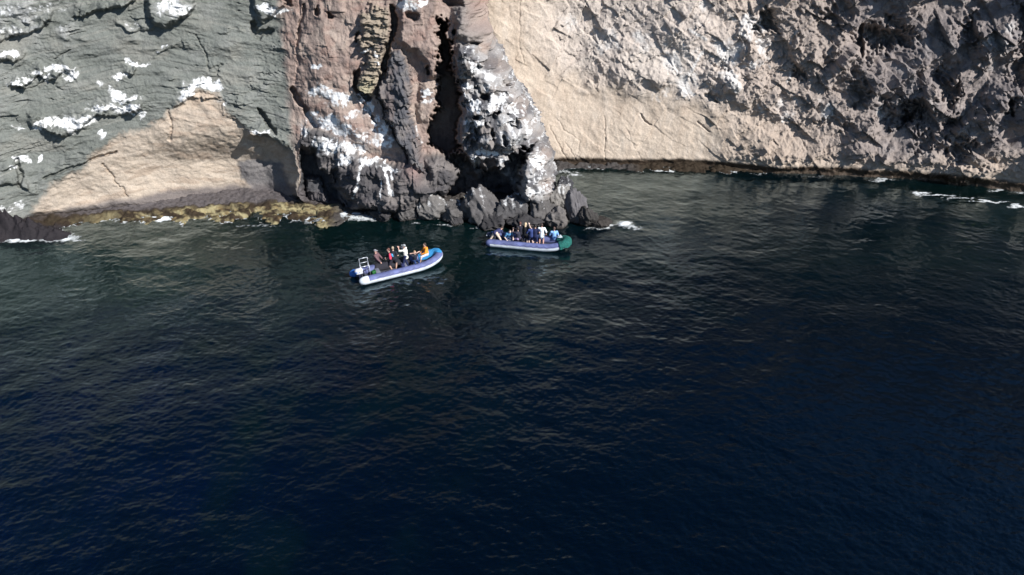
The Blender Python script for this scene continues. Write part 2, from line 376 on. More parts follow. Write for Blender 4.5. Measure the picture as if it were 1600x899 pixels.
def rock_material():
    m, nt, bs = new_mat('rock')
    L = nt.links.new
    at = N(nt, 'ShaderNodeAttribute', attribute_name='rock')
    gu = N(nt, 'ShaderNodeAttribute', attribute_name='guano')
    wet = N(nt, 'ShaderNodeAttribute', attribute_name='wet')
    tc = N(nt, 'ShaderNodeTexCoord')
    n1 = N(nt, 'ShaderNodeTexNoise'); n1.inputs['Scale'].default_value = 9; n1.inputs['Detail'].default_value = 6; n1.inputs['Roughness'].default_value = .7
    n2 = N(nt, 'ShaderNodeTexNoise'); n2.inputs['Scale'].default_value = 2.2; n2.inputs['Detail'].default_value = 8; n2.inputs['Roughness'].default_value = .65
    L(tc.outputs['Object'], n1.inputs['Vector']); L(tc.outputs['Object'], n2.inputs['Vector'])
    r1 = N(nt, 'ShaderNodeMapRange'); r1.inputs[1].default_value = .3; r1.inputs[2].default_value = .7; r1.inputs[3].default_value = .80; r1.inputs[4].default_value = 1.18
    L(n1.outputs[0], r1.inputs[0])
    mx = N(nt, 'ShaderNodeVectorMath', operation='SCALE'); L(at.outputs['Color'], mx.inputs[0]); L(r1.outputs[0], mx.inputs['Scale'])
    # broken edges of the guano
    ga = N(nt, 'ShaderNodeMath', operation='ADD'); L(gu.outputs['Fac'], ga.inputs[0])
    gs = N(nt, 'ShaderNodeMapRange'); gs.inputs[1].default_value = .35; gs.inputs[2].default_value = .65; gs.inputs[3].default_value = -.32; gs.inputs[4].default_value = .32
    L(n2.outputs[0], gs.inputs[0]); L(gs.outputs[0], ga.inputs[1])
    gr = N(nt, 'ShaderNodeMapRange'); gr.inputs[1].default_value = .38; gr.inputs[2].default_value = .82; L(ga.outputs[0], gr.inputs[0])
    mix = N(nt, 'ShaderNodeMix', data_type='RGBA'); L(gr.outputs[0], mix.inputs['Factor'])
    L(mx.outputs[0], mix.inputs['A']); mix.inputs['B'].default_value = (.74, .75, .76, 1)
    L(mix.outputs['Result'], bs.inputs['Base Color'])
    ro = N(nt, 'ShaderNodeMapRange'); ro.inputs[3].default_value = .95; ro.inputs[4].default_value = .38; L(wet.outputs['Fac'], ro.inputs[0]); L(ro.outputs[0], bs.inputs['Roughness'])
    bs.inputs['Specular IOR Level'].default_value = .12
    b = N(nt, 'ShaderNodeBump'); b.inputs['Strength'].default_value = .8; b.inputs['Distance'].default_value = .09
    n3 = N(nt, 'ShaderNodeTexNoise'); n3.inputs['Scale'].default_value = 5; n3.inputs['Detail'].default_value = 8; n3.inputs['Roughness'].default_value = .75
    L(tc.outputs['Object'], n3.inputs['Vector'])
    L(n3.outputs[0], b.inputs['Height']); L(b.outputs[0], bs.inputs['Normal'])
    return m
M_ROCK = rock_material()

def col(*c): return np.array(c, np.float32)
def mixc(c, m, k):
    m = np.clip(m, 0, 1)[..., None]
    return c * (1 - m) + k * m

def struct(o, label=None):
    o['kind'] = 'structure'
    if label: o['label'] = label
    return o

TIPZ = [-3, 0, 1.5, 4.7, 6.7, 8.7, 10.5, 13.6, 17, 25, 60]
TIPX = [3.8, 3.3, 2.9, 2.3, 1.3, .1, -1.2, -2.6, -3.6, -7, -16]
SHA_X = [-400, -95, -60, -40, -36.8, -29, -18, -13, -9, 0, 3.5, 10]
SHA_Y = [10, 40, 43, 45.8, 48.4, 50.0, 51.4, 50.2, 49.6, 50.0, 51.2, 53]
SHB_X = [-14, 3.5, 25.7, 34, 38.9, 43.3, 60, 95, 400]
SHB_Y = [59.6, 58.9, 58.4, 57.4, 56.2, 54.6, 49, 40, 10]

def nonuni(parts):
    out = []
    for a, b, n in parts: out.append(np.linspace(a, b, n, endpoint=False))
    out.append([parts[-1][1]])
    return np.concatenate(out).astype(np.float32)

def toward_cam(X, Y, Z):
    dx, dy, dz = -X, -Y, CAM_H - np.minimum(Z, 16)
    l = np.sqrt(dx * dx + dy * dy + dz * dz)
    return dx / l, dy / l, dz / l

# ---------------- promontory and left wall
def build_left():
    zr = nonuni([(-1.6, 15.8, 440), (15.8, 22, 60), (22, 27, 24)])
    s = nonuni([(-95, -42, 70), (-42, 0, 860)])          # front, last part measured back from the tip
    nf = len(s); ns = 90
    sid = np.linspace(0, 1, ns + 1)[1:]
    nr = len(zr); nc = nf + ns
    Z = np.repeat(zr[:, None], nc, 1)
    tip = np.interp(zr, TIPZ, TIPX)[:, None]
    X = np.zeros((nr, nc), np.float32); Y = np.zeros_like(X); SIDE = np.zeros_like(X)
    fr = (s[None, :] + 95) / 95.0
    xf = -95 + (tip + 95) * fr
    yb = smooth_interp(xf, SHA_X, SHA_Y, 1.2) + .22 * Z[:, :nf] * (1 + 0 * xf)
    d = tip - xf
    rr = 1.7
    yb += np.where(d < rr, rr - np.sqrt(np.maximum(rr * rr - (rr - d) ** 2, 0)), 0)
    X[:, :nf] = xf; Y[:, :nf] = yb
    yt = yb[:, -1:]
    X[:, nf:] = tip - sid[None, :] * 2.5; Y[:, nf:] = yt + sid[None, :] ** 1.1 * 15
    SIDE[:, nf:] = 1
    SIDE[:, :nf] = np.where(d < rr, (1 - d / rr) ** 2 * .9, 0)
    u, v = to_px(X, Y, Z)
    inr = sstep(-58, -30, v) * (1 - SIDE)
    rel = lookup(RELIEF, u, v) * inr
    # noise parameter space, 1 unit = 1 m; runs on round the corner
    PX = X.copy(); PX[:, nf:] = tip + sid[None, :] * 15
    PZ = Z * 1.05
    grey = (u < 466)
    zl = lookup
    cave = zl(Z_cave, u, v) * inr; red = zl(Z_red, u, v) * inr; slab = zl(Z_slab, u, v) * inr; lay = zl(Z_layer, u, v) * inr
    wht = np.maximum(zl(Z_white, u, v) * inr, SIDE * sstep(14, 10, Z)); low = zl(Z_lower, u, v) * inr; shade = zl(Z_shade, u, v) * inr; smu = zl(Z_smudge, u, v) * inr; tg = zl(Z_topgrey, u, v) * inr
    out = 1 - sstep(-58, -20, v)
    leftm = (1 - sstep(-17.5, -16.5, X + .4 * gn(X, Z, 4))) * (1 - cave) * (1 - low)
    mid = np.clip(1 - leftm - cave, 0, 1)
    # bedding of the grey wall
    bed = PZ * 3.2 - .75 * np.minimum(X + 40, 12) * .9 + .9 * np.maximum(X + 26, 0) * .8 + 1.2 * fbm(X / 7, PZ / 5, 3, 21)
    bn = fbm(X / 6 + PZ / 5, bed / 1.1, 4, 31, .6)
    bl = np.abs((bed * .45 + 1.3 * fbm(X / 5, PZ / 4, 2, 12)) % 1 - .5) * 2
    bm = sstep(-.15, .4, fbm(X / 4, PZ / 2.5, 3, 2))
    nz = leftm * (.06 * bn * (.2 + bm) + .05 * sstep(.0, .5, bl) * bm + .16 * fbm(X / 6, bed / 4, 4, 41, .5) + .42 * fbm(X / 5, PZ / 3.4, 5, 44, .5) + .26 * (facets(X / 2.8 + .4 * bn + PZ / 6, bed / 5.5 + .4 * bn, 4)[0]) * sstep(-.1, .3, fbm(X / 6, PZ / 5, 2, 43)))
    nz -= leftm * .22 * sstep(.82, .97, ridged(X / 4, bed / 5, 2, 47)) * sstep(0, .3, fbm(X / 4, PZ / 4, 2, 48))
    nz += leftm * .05 * gn(X * 5, PZ * 7, 8) * sstep(-.1, .3, fbm(X / 4, PZ / 4, 2, 81))
    lfb, lid = facets(X / 1.1 + .3 * bn, PZ / .7 + .3 * bn, 49, 1.2)
    nz += leftm * (.20 * lfb + .14 * (ridged(X / 1.4, bed / 2.2, 4, 82) - .4)) * sstep(-.05, .3, fbm(X / 3.2, PZ / 2.2, 3, 83))
    nz += leftm * .05 * fbm(X / .35, PZ / .25, 3, 84)
    nz += cave * (.32 * fbm(X / 4, PZ / 3, 5, 61) + .10 * fbm(X / .8, PZ / .5, 3, 62) + .12 * ridged(X / 2 + PZ / 3, PZ / 1.2, 3, 63) * sstep(4, 7, Z))
    fa, fid = facets(PX / 1.9, PZ / 2.3, 11); fb, fid2 = facets(PX / .7 + .3 * fa, PZ / .8, 12); fc, _ = facets(PX / .28, PZ / .3, 13)
    rough = np.clip(low + shade + wht + SIDE + slab * .6 + tg * .5, 0, 1) * (1 - cave)
    nz += mid * (.45 * fbm(PX / 2.6, PZ / 3.5, 5, 71) + .16 * fb + .07 * fc + .07 * fbm(PX / .5, PZ / .5, 3, 72))
    nz += rough * (.5 * fa + .38 * fb + .17 * fc + .12 * ridged(PX / 1.2, PZ / 1.2, 4, 73))
    nz += wht * .35 * (ridged(PX / .9, PZ / .9, 4, 75) - .4) - wht * .9 * sstep(.12, .38, fbm(PX / 1.2, PZ / 1.3, 4, 76))
    strat = fbm(X / 2.2, PZ * 2.6 + .35 * X, 4, 9, .65)
    nz += lay * (.30 * sstep(-.15, .15, strat) + .3 * fbm(X / .5, PZ / .25, 3, 10) - .35 * spots_noise(X, PZ))
    nz += slab * (.22 * ridged(X * 1.6 + PZ * .5, PZ * .35, 4, 14) + .08 * fc)
    nz += out * (.8 * fa + .35 * fb + .8 * fbm(PX / 6, PZ / 7, 4, 15)) + .9 * out * ridged(PX / 9, PZ / 14, 3, 16)
    # undercut just over the water
    under = 1 - sstep(.1, .9, Z + .25 * gn(PX, 0 * PX, 3))
    dx, dy, dz = toward_cam(X, Y, Z)
    tot = rel
    nx = np.gradient(Y, axis=1); ny = -np.gradient(X, axis=1)
    ln = np.sqrt(nx * nx + ny * ny) + 1e-6; nx /= ln; ny /= ln
    nx, ny = nx, ny
    X2 = X + dx * tot + nx * (nz - .5 * under); Y2 = Y + dy * tot + ny * (nz - .5 * under); Z2 = Z + dz * tot
    # colours
    base = np.zeros(X.shape + (3,), np.float32)
    v1 = fbm(X / 5, PZ / 2.4, 4, 91); v2 = fbm(X / 1.4, PZ / 1.0, 4, 92); v3 = fbm(bed * 1.3, X / 9, 4, 93)
    base[:] = col(.185, .18, .165)
    base = mixc(base, leftm, col(.158, .168, .155))
    base = mixc(base, leftm * np.exp(-((u - 40) / 70) ** 2 - ((v - 22) / 40) ** 2) * .6 * sstep(-.3, .2, v2), col(.42, .42, .42))
    base = mixc(base, leftm * sstep(.05, .4, v1) * .7, col(.215, .212, .19))
    base = mixc(base, leftm * sstep(.1, .4, -v1) * .7, col(.125, .135, .122))
    base = mixc(base, leftm * sstep(.1, .4, v3) * .25, col(.30, .29, .26))
    base = mixc(base, leftm * sstep(.0, .4, fbm(X / 2.5, PZ / 1.6, 5, 97, .6)) * .45, col(.245, .25, .238))
    base = mixc(base, mid * (1 - low), col(.30, .23, .20))
    base = mixc(base, mid * (1 - low) * sstep(-.1, .35, v1) * .8, col(.38, .315, .27))
    base = mixc(base, mid * (1 - low) * sstep(.05, .35, -v2) * .5, col(.24, .15, .125))
    base = mixc(base, tg, col(.21, .19, .18))
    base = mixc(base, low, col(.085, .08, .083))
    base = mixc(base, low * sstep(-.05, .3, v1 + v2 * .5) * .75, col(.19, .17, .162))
    redtip = np.exp(-((u - 648) / 14) ** 2 - ((v - 252) / 20) ** 2)
    base = mixc(base, redtip * .8, col(.32, .22, .20))
    base = mixc(base, lay, col(.28, .235, .185))
    base = mixc(base, lay * sstep(110, 140, v), col(.32, .29, .20))
    base = mixc(base, slab, col(.09, .09, .10))
    base = mixc(base, slab * sstep(.0, .3, fbm(X / 1.5 + PZ / 4, PZ / 3, 4, 96)) * .7, col(.21, .18, .165))
    base = mixc(base, mid * (1 - low) * sstep(.08, .35, fbm(X / 1.2, PZ / 3.5, 5, 95, .6)) * .65, col(.15, .12, .112))
    base = mixc(base, slab * sstep(.0, .3, v2) * .5, col(.20, .185, .175))
    base = mixc(base, cave, col(.42, .355, .29))
    base = mixc(base, cave * sstep(-.1, .3, fbm(X / 2.2 + PZ / 3, PZ / .5, 5, 98, .6)) * .4, col(.50, .43, .36))
    base = mixc(base, cave * sstep(.0, .35, fbm(X / 1.1, PZ / .8, 5, 99, .65)) * .35, col(.33, .27, .22))
    base = mixc(base, cave * sstep(.0, .35, v1) * .6, col(.52, .43, .34))
    base = mixc(base, cave * sstep(.02, .3, fbm(X / 3, bed / 2, 5, 100, .6)) * .5, col(.30, .225, .17))
    base = mixc(base, cave * sstep(.05, .35, v2) * .35 * (1 - sstep(190, 260, v)), col(.40, .29, .22))
    rim = cave * (1 - sstep(-12, 6, v - np.interp(u, [120, 170, 240, 300, 345, 400, 450], [262, 224, 212, 190, 196, 214, 240]))) 
    base = mixc(base, rim * .35, col(.38, .31, .25))
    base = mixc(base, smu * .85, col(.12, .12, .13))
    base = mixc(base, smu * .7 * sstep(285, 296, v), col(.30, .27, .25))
    base = mixc(base, shade, col(.07, .07, .075))  # shadow on the recessed rock beside the pillar, painted in as darker colour
    # dark seaweed and wet band over the water line
    bandtop = 1.0 * np.interp(u, [0, 60, 120, 200, 260, 330, 400, 470, 540, 700], [.4, .5, .8, 1.1, 1.5, 1.7, 1.5, 1.6, 1.3, .6]) + .25 * fbm(X / 1.2, PZ * 0, 3, 18)
    wb = 1 - sstep(bandtop - .25, bandtop + .35, Z + .2 * v2)
    base = mixc(base, wb * .85, col(.11, .098, .10))
    base = mixc(base, (1 - sstep(.25, .6, Z + .15 * v2)) , col(.030, .024, .018))
    base = mixc(base, wht * .9, col(.22, .205, .195))
    base = mixc(base, wht * .85 * sstep(-.2, .15, v2), col(.34, .335, .335))
    lowest = 1 - sstep(.6, 1.4, Z + .3 * v2)
    base = mixc(base, wht * lowest, col(.09, .085, .085))
    base = mixc(base, out * .8, col(.165, .168, .172))
    gm = zl(G, u, v) * inr
    veil = np.clip(gm * 1.3, 0, 1)
    base = mixc(base, veil * .55 * sstep(-.25, .3, fbm(X / .9, PZ / .6, 5, 36, .65)), col(.55, .55, .54))
    gm = gm * (.95 + 1.0 * fbm(X / .8, PZ / .5, 4, 33, .6) + 1.0 * fbm(X / .3, PZ / .16, 4, 35, .7)) 
    base = mixc(base, wht * sstep(.0, .3, fbm(PX / .9, PZ / 1.2, 4, 37) + .08) * .85, col(.085, .085, .095))
    gm = np.maximum(gm, wht * (.18 + .2 * (SIDE > 0)) * (1 + 1.5 * fbm(PX / 1.1, PZ / .9, 5, 34, .6)))
    gm = gm * (1 + .55 * fbm(X / .16, PZ / 1.1, 3, 38) * (1 + wht)) - .04 * leftm
    gm *= 1 - .9 * (1 - sstep(.4, 1.2, Z))
    wetm = 1 - sstep(.4, 1.2, Z)
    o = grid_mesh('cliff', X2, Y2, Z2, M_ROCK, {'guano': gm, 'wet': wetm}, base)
    return struct(o, 'grey green cliff with a tan sea cave, red brown middle and a white stained rocky spur')

def spots_noise(x, y):
    return sstep(.25, .45, fbm(x * 1.7, y * 2.2, 2, 99))

def build_right():
    zr = nonuni([(-1.6, 18.5, 400), (18.5, 26, 50), (26, 29, 16)])
    xs = nonuni([(-14, -4, 30), (-4, 48, 1000), (48, 95, 90)])
    X = np.repeat(xs[None, :], len(zr), 0); Z = np.repeat(zr[:, None], len(xs), 1)
    Y = smooth_interp(X, SHB_X, SHB_Y, 2.5) + .20 * Z + 2.0 * np.exp(-((X - 6) / 5) ** 2) * sstep(0, 12, Z)
    u, v = to_px(X, Y, Z)
    inr = sstep(-58, -30, v)
    rel = lookup(RELIEF, u, v) * inr * sstep(3.0, 4.5, X + Z * .42 + .0)
    rub = lookup(RUB, u, v); mid = lookup(MID, u, v); fine = lookup(FINE, u, v); out = 1 - sstep(-60, -30, v)
    rub = np.maximum(rub, out * sstep(12, 22, X)); mid = np.maximum(mid, out * (1 - rub))
    rub = np.maximum(rub, sstep(44, 50, X) * sstep(2, 4, Z))
    wx = X + .45 * fbm(X / 3, Z / 3, 4, 201); wz = Z + .45 * fbm(X / 3, Z / 3, 4, 202)
    ra, rb_ = .82 * wx + .57 * wz, -.57 * wx + .82 * wz
    qa, qb = .85 * wx - .52 * wz, .52 * wx + .85 * wz
    fa, i1 = facets(ra / 3.2, rb_ / 1.9, 211, 1.5, .75, .9); fb, i2 = facets(qa / 1.45, qb / .95, 212, 1.6, .8, .9); fc, i3 = facets(ra / .62, rb_ / .36, 213, 1.5)
    rd = ridged(wx / 1.6, wz / 1.6, 5, 214)
    fd, _ = facets(wx / .17, wz / .2, 220, 1.4)
    smo = .35 + .65 * sstep(-.25, .15, fbm(X / 2.2, Z / 2.6, 4, 229))
    nz = rub * (.84 * fa + .36 * fb + smo * (.24 * fc + .09 * fd + .24 * (rd - .4)) + .5 * fbm(X / 4, Z / 4, 3, 215) + .05 * ridged(X / .35, Z / .35, 3, 219))
    nz += mid ** .8 * (.17 * np.maximum(fa, -.3) + .17 * fb + .09 * fc + .05 * fd + .2 * fbm(X / 3, Z / 3, 4, 216) + .16 * (rd - .4))
    lowp = np.clip(1 - rub - mid, 0, 1)
    nz += lowp * (.22 * fbm(X / 4, Z / 3, 5, 217) + .04 * fb + .035 * fbm(X / .4, Z / .4, 3, 218) + .05 * ridged(X / 1.2 + Z / 3, Z / 1.5, 4, 220))
    pit = (1 - sstep(700, 900, u)) * sstep(-.05, .2, fbm(X / 3, Z / 3, 2, 231)) * (1 - sstep(100, 190, v))
    nz -= pit * .10 * sstep(.12, .4, gn(X * 2.6, Z * 2.6, 232))
    nz += fine * (1 - rub) * (.16 * ridged(X / .6, Z / .6, 4, 221) + .16 * fb + .10 * fc + .05 * fbm(X / .2, Z / .2, 2, 222))
    nz += out * (.5 * fa + 1.0 * fbm(X / 8, Z / 8, 3, 223) + 1.2 * ridged(X / 11, Z / 18, 3, 224))
    prot = sstep(1080, 1230, u) * sstep(-34, 26, v - np.interp(u, [1050, 1150, 1250, 1400, 1500, 1600, 1720], [150, 196, 226, 238, 226, 226, 230]))
    nz += 1.25 * prot + prot * (.22 * fb * sstep(1, 2, Z) + .10 * fc + .25 * fbm(X / 2, Z / 2, 4, 228))
    under = 1 - sstep(.1, .8, Z)
    nx = np.gradient(Y, axis=1); ny = -np.gradient(X, axis=1); ln = np.sqrt(nx * nx + ny * ny); nx /= ln; ny /= ln
    dx, dy, dz = toward_cam(X, Y, Z)
    dd = nz - .35 * under
    X2 = X + dx * rel + nx * dd; Y2 = Y + dy * rel + ny * dd; Z2 = Z + dz * rel
    v1 = fbm(X / 5, Z / 4, 4, 241); v2 = fbm(X / 1.2, Z / 1.1, 4, 242); v3 = fbm(X / .9 + Z * .5, Z / 5, 4, 243)
    base = np.zeros(X.shape + (3,), np.float32); base[:] = col(.48, .40, .325)
    base = mixc(base, sstep(.0, .35, v1) * .5, col(.58, .49, .40))
    base = mixc(base, sstep(.05, .4, v2) * .3, col(.42, .33, .26))
    vs_ = fbm(X / .9, Z / 3.5, 5, 245, .6)
    base = mixc(base, sstep(.05, .4, vs_) * .45, col(.40, .32, .25)); base = mixc(base, sstep(.05, .4, -vs_) * .35, col(.58, .51, .44))
    base = mixc(base, mid * .75, col(.46, .41, .38))
    base = mixc(base, mid * np.clip((i1 - .5) * 2, 0, 1) * .7, col(.56, .50, .44))
    base = mixc(base, mid * sstep(.1, .4, -v2) * .25, col(.36, .30, .26))
    right = sstep(1080, 1320, u + 60 * v1)
    base = mixc(base, right * .5, col(.34, .28, .24))
    base = mixc(base, fine * (1 - rub) * .55, col(.32, .26, .22))
    base = mixc(base, rub * .93, col(.19, .168, .166))
    base = mixc(base, rub * np.clip((i1 - .42) * 2.6, 0, 1) * .6, col(.345, .29, .26))
    base = mixc(base, rub * np.clip((i2 - .5) * 2, 0, 1) * .5, col(.30, .255, .235))
    base = mixc(base, rub * sstep(.05, .3, -v2) * .55, col(.10, .092, .098))
    base = mixc(base, rub * sstep(.1, .35, fbm(X / 2, Z / 2, 4, 244)) * .45, col(.30, .28, .275))
    base = mixc(base, out * .6, col(.20, .20, .205))
    pale = lookup(P, u, v) * inr * (.6 + .9 * v3 + .5 * v2)
    base = mixc(base, sstep(.05, .5, pale) * .8, col(.60, .585, .57))
    base = mixc(base, sstep(1.6, .6, Z + .25 * v2) * .35, col(.56, .47, .38))
    bt = np.interp(u, [840, 1000, 1200, 1350, 1500, 1600], [.75, .7, .75, .85, .9, .9])
    wb = 1 - sstep(bt - .2, bt + .2, Z + .18 * v2)
    base = mixc(base, wb * .95, col(.045, .030, .020))
    gm = np.clip(lookup(P, u, v) * .35, 0, 1) * (.5 + v3)
    o = grid_mesh('cliff', X2, Y2, Z2, M_ROCK, {'guano': gm, 'wet': wb}, base)
    return struct(o, 'pale tan cliff behind the bay with dark rubbly rock on its right')

# ---------------- rocky shelf and sea bed near the shore
def shore(x):
    a = smooth_interp(x, SHA_X, SHA_Y, 1.2); b = smooth_interp(x, SHB_X, SHB_Y, 2.5)
    k = sstep(2.8, 3.6, x)
    return a * (1 - k) + b * k

def bed_height(x, y):
    """height of the rocky bottom; 0 is the sea level"""
    sh = shore(x)
    d = np.maximum(sh - y, 0)                    # metres out from the foot of the cliff
    u, v = to_px(x, y, 0 * x)
    wd = np.interp(x, [-60, -42, -38, -36, -32, -26, -18, -14, -12, -8, 0, 3, 5, 12, 20, 26, 30, 34, 42, 60], [2.2, 2.4, 2.4, 1.0, 1.1, 1.7, 2.5, 2.6, .6, .7, 1.6, 1.6, .4, .7, .9, .7, .3, .2, .2, .3]) * (1 + .5 * fbm(x / 4, y * 0, 3, 305))
    inn = sstep(.1, -.4, sh - y) * (x < 0)
    n = fbm(x / 1.3, y / .8, 4, 301) * (1 - .6 * inn); n2 = fbm(x / .35, y / .3, 3, 302)
    fa, _ = facets(x / .9, y / .7, 303); fa = fa * (1 - .75 * inn)
    fb2, _ = facets(x / .45, y / .4, 304)
    low = sstep(2, 5, x) * (1 - .0 * x)
    h = .13 - .13 * low - (.30 - .12 * low) * d / wd + (.26 + .1 * low) * n + .14 * n2 + .30 * fa + .14 * fb2
    h = np.where(d > wd, h - (d - wd) * np.interp(x, [-60, -38, -30, -18, -12, 0, 10, 34, 60], [.9, .5, .15, .30, .9, .8, .5, .6, .6]), h)
    # black seaweed rock at the left edge
    lump = np.exp(-((x + 39.6) / 5.6) ** 4 - ((y - 46.9 + .12 * (x + 39)) / .8) ** 2)
    h = np.maximum(h, (1.0 * lump - .25) + lump * (.7 * n + .5 * fa + .45 * n2 + .5 * fb2 + .55 * (ridged(x / .7, y / .5, 3, 306) - .4)))
    # low reef off the right wall
    g1 = ground(1460, 292)
    reef = np.exp(-((x - g1.x) / 3.6) ** 4 - ((y - g1.y - .05 * (x - g1.x)) / .6) ** 2)
    h = np.maximum(h, -.12 + .30 * n * reef - 9 * (1 - reef) + .12 * n2 * reef)
    # rocky toe of the spur
    g2 = ground(925, 350)
    toe = np.exp(-((x - g2.x + .5) / 3.0) ** 4 - ((y - g2.y - .7) / .8) ** 2)
    h = np.maximum(h, -7 + 7.15 * toe + .35 * n * toe)
    return np.maximum(h, -6.0)

def build_bed():
    xs = nonuni([(-120, -42, 80), (-42, 46, 1150), (46, 120, 80)]); t = np.linspace(-.6, 1, 230)
    X = np.repeat(xs[None, :], len(t), 0)
    tt = np.repeat(t[:, None], len(xs), 1)
    # rows follow the shore: from 1 m inside the cliff to 16 m out
    D = np.where(tt < 0, tt * 5.0, tt ** 1.6 * 16)
    Y = shore(X) - D
    # between spur and bay the shore steps back: keep the rows even there
    Z = bed_height(X, Y)
    v2 = fbm(X / .6, Y / .5, 4, 311); v1 = fbm(X / 2.2, Y / 1.5, 3, 312)
    base = np.zeros(X.shape + (3,), np.float32); base[:] = col(.034, .025, .017)
    cavef = np.exp(-((X + 21.0) / 11) ** 4) * sstep(.1, .8, shore(X) - Y + .5 * v1)
    base = mixc(base, np.clip(cavef * sstep(-.22, .25, v1 + .8 * v2), 0, 1) * .95, col(.33, .285, .16))
    base = mixc(base, cavef * sstep(.05, -.25, fbm(X / .9, Y / .4, 4, 313)) * .85, col(.05, .035, .022))
    base = mixc(base, cavef * sstep(.12, .3, v2) * .5, col(.16, .105, .045))
    inner = np.exp(-((X + 24) / 12.5) ** 6) * sstep(.25, -.15, shore(X) - Y + .35 * v1)
    base = mixc(base, inner * .9, col(.105, .094, .096))
    rb = sstep(26, 30, X) * sstep(.8, 2, shore(X) - Y)
    base = mixc(base, rb * .8, col(.20, .17, .075))
    base = mixc(base, np.clip((1 - sstep(-37.5, -36.8, X)) + (1 - sstep(-33.2, -32.2, X)) * (1 - sstep(47.3, 47.9, Y)), 0, 1), col(.026, .023, .026))
    toe = sstep(-14.5, -13.5, X) * (1 - sstep(10, 12, X)) 
    base = mixc(base, toe * .9, col(.06, .055, .053))
    o = grid_mesh('sea_bed', X, Y, Z, M_ROCK, {'guano': 0 * X, 'wet': 0 * X + .25}, base, flip=True)
    return struct(o, 'rocky shelf with olive and yellow weed along the foot of the cliffs')

# ------------------------------------------------------------------ water
def ocean_tile(n, L, seed, peak, wdir, spread, rms, lo=.2):
    rng = np.random.RandomState(seed)
    k = np.fft.fftfreq(n, L / n) * 2 * np.pi
    kx, ky = np.meshgrid(k, k)
    kk = np.sqrt(kx ** 2 + ky ** 2) + 1e-6
    kp = 2 * np.pi / peak
    sp = np.exp(-1.0 * (kp / kk) ** 2) / kk ** 3.4
    cs = (kx * math.cos(wdir) + ky * math.sin(wdir)) / kk
    sp = sp * (np.abs(cs) ** spread + .06)
    sp = sp * np.exp(-(kk * lo / 6.28) ** 2)
    sp[0, 0] = 0
    f = (rng.randn(n, n) + 1j * rng.randn(n, n)) * np.sqrt(sp)
    h = np.real(np.fft.ifft2(f))
    return (h / h.std() * rms).astype(np.float32)

def tile_sample(T, L, x, y):
    n = T.shape[0]
    fx = (x / L * n) % n; fy = (y / L * n) % n
    ix = np.floor(fx).astype(np.int32); iy = np.floor(fy).astype(np.int32); ax = (fx - ix).astype(np.float32); ay = (fy - iy).astype(np.float32)
    ix %= n; iy %= n; jx = (ix + 1) % n; jy = (iy + 1) % n
    return (T[iy, ix] * (1 - ax) + T[iy, jx] * ax) * (1 - ay) + (T[jy, ix] * (1 - ax) + T[jy, jx] * ax) * ay

def wave_height(x, y):
    calm = np.clip(.72 + (55 - y) / 60.0, .6, 1) * sstep(140, 90, np.abs(x) + np.abs(y - 30) * .5)
    return calm * (tile_sample(T1, 43.0, x, y) + tile_sample(T2, 29.0, x + y * .2, y - x * .2) + tile_sample(T3, 83.0, x, y))

T1 = ocean_tile(1024, 43.0, 3, 1.15, R(66), 2.5, .0078, .13)
T2 = ocean_tile(1024, 29.0, 5, .65, R(116), 2.0, .0040, .10)
T3 = ocean_tile(512, 83.0, 8, 9.0, R(100), 2.0, .030, 1.4)

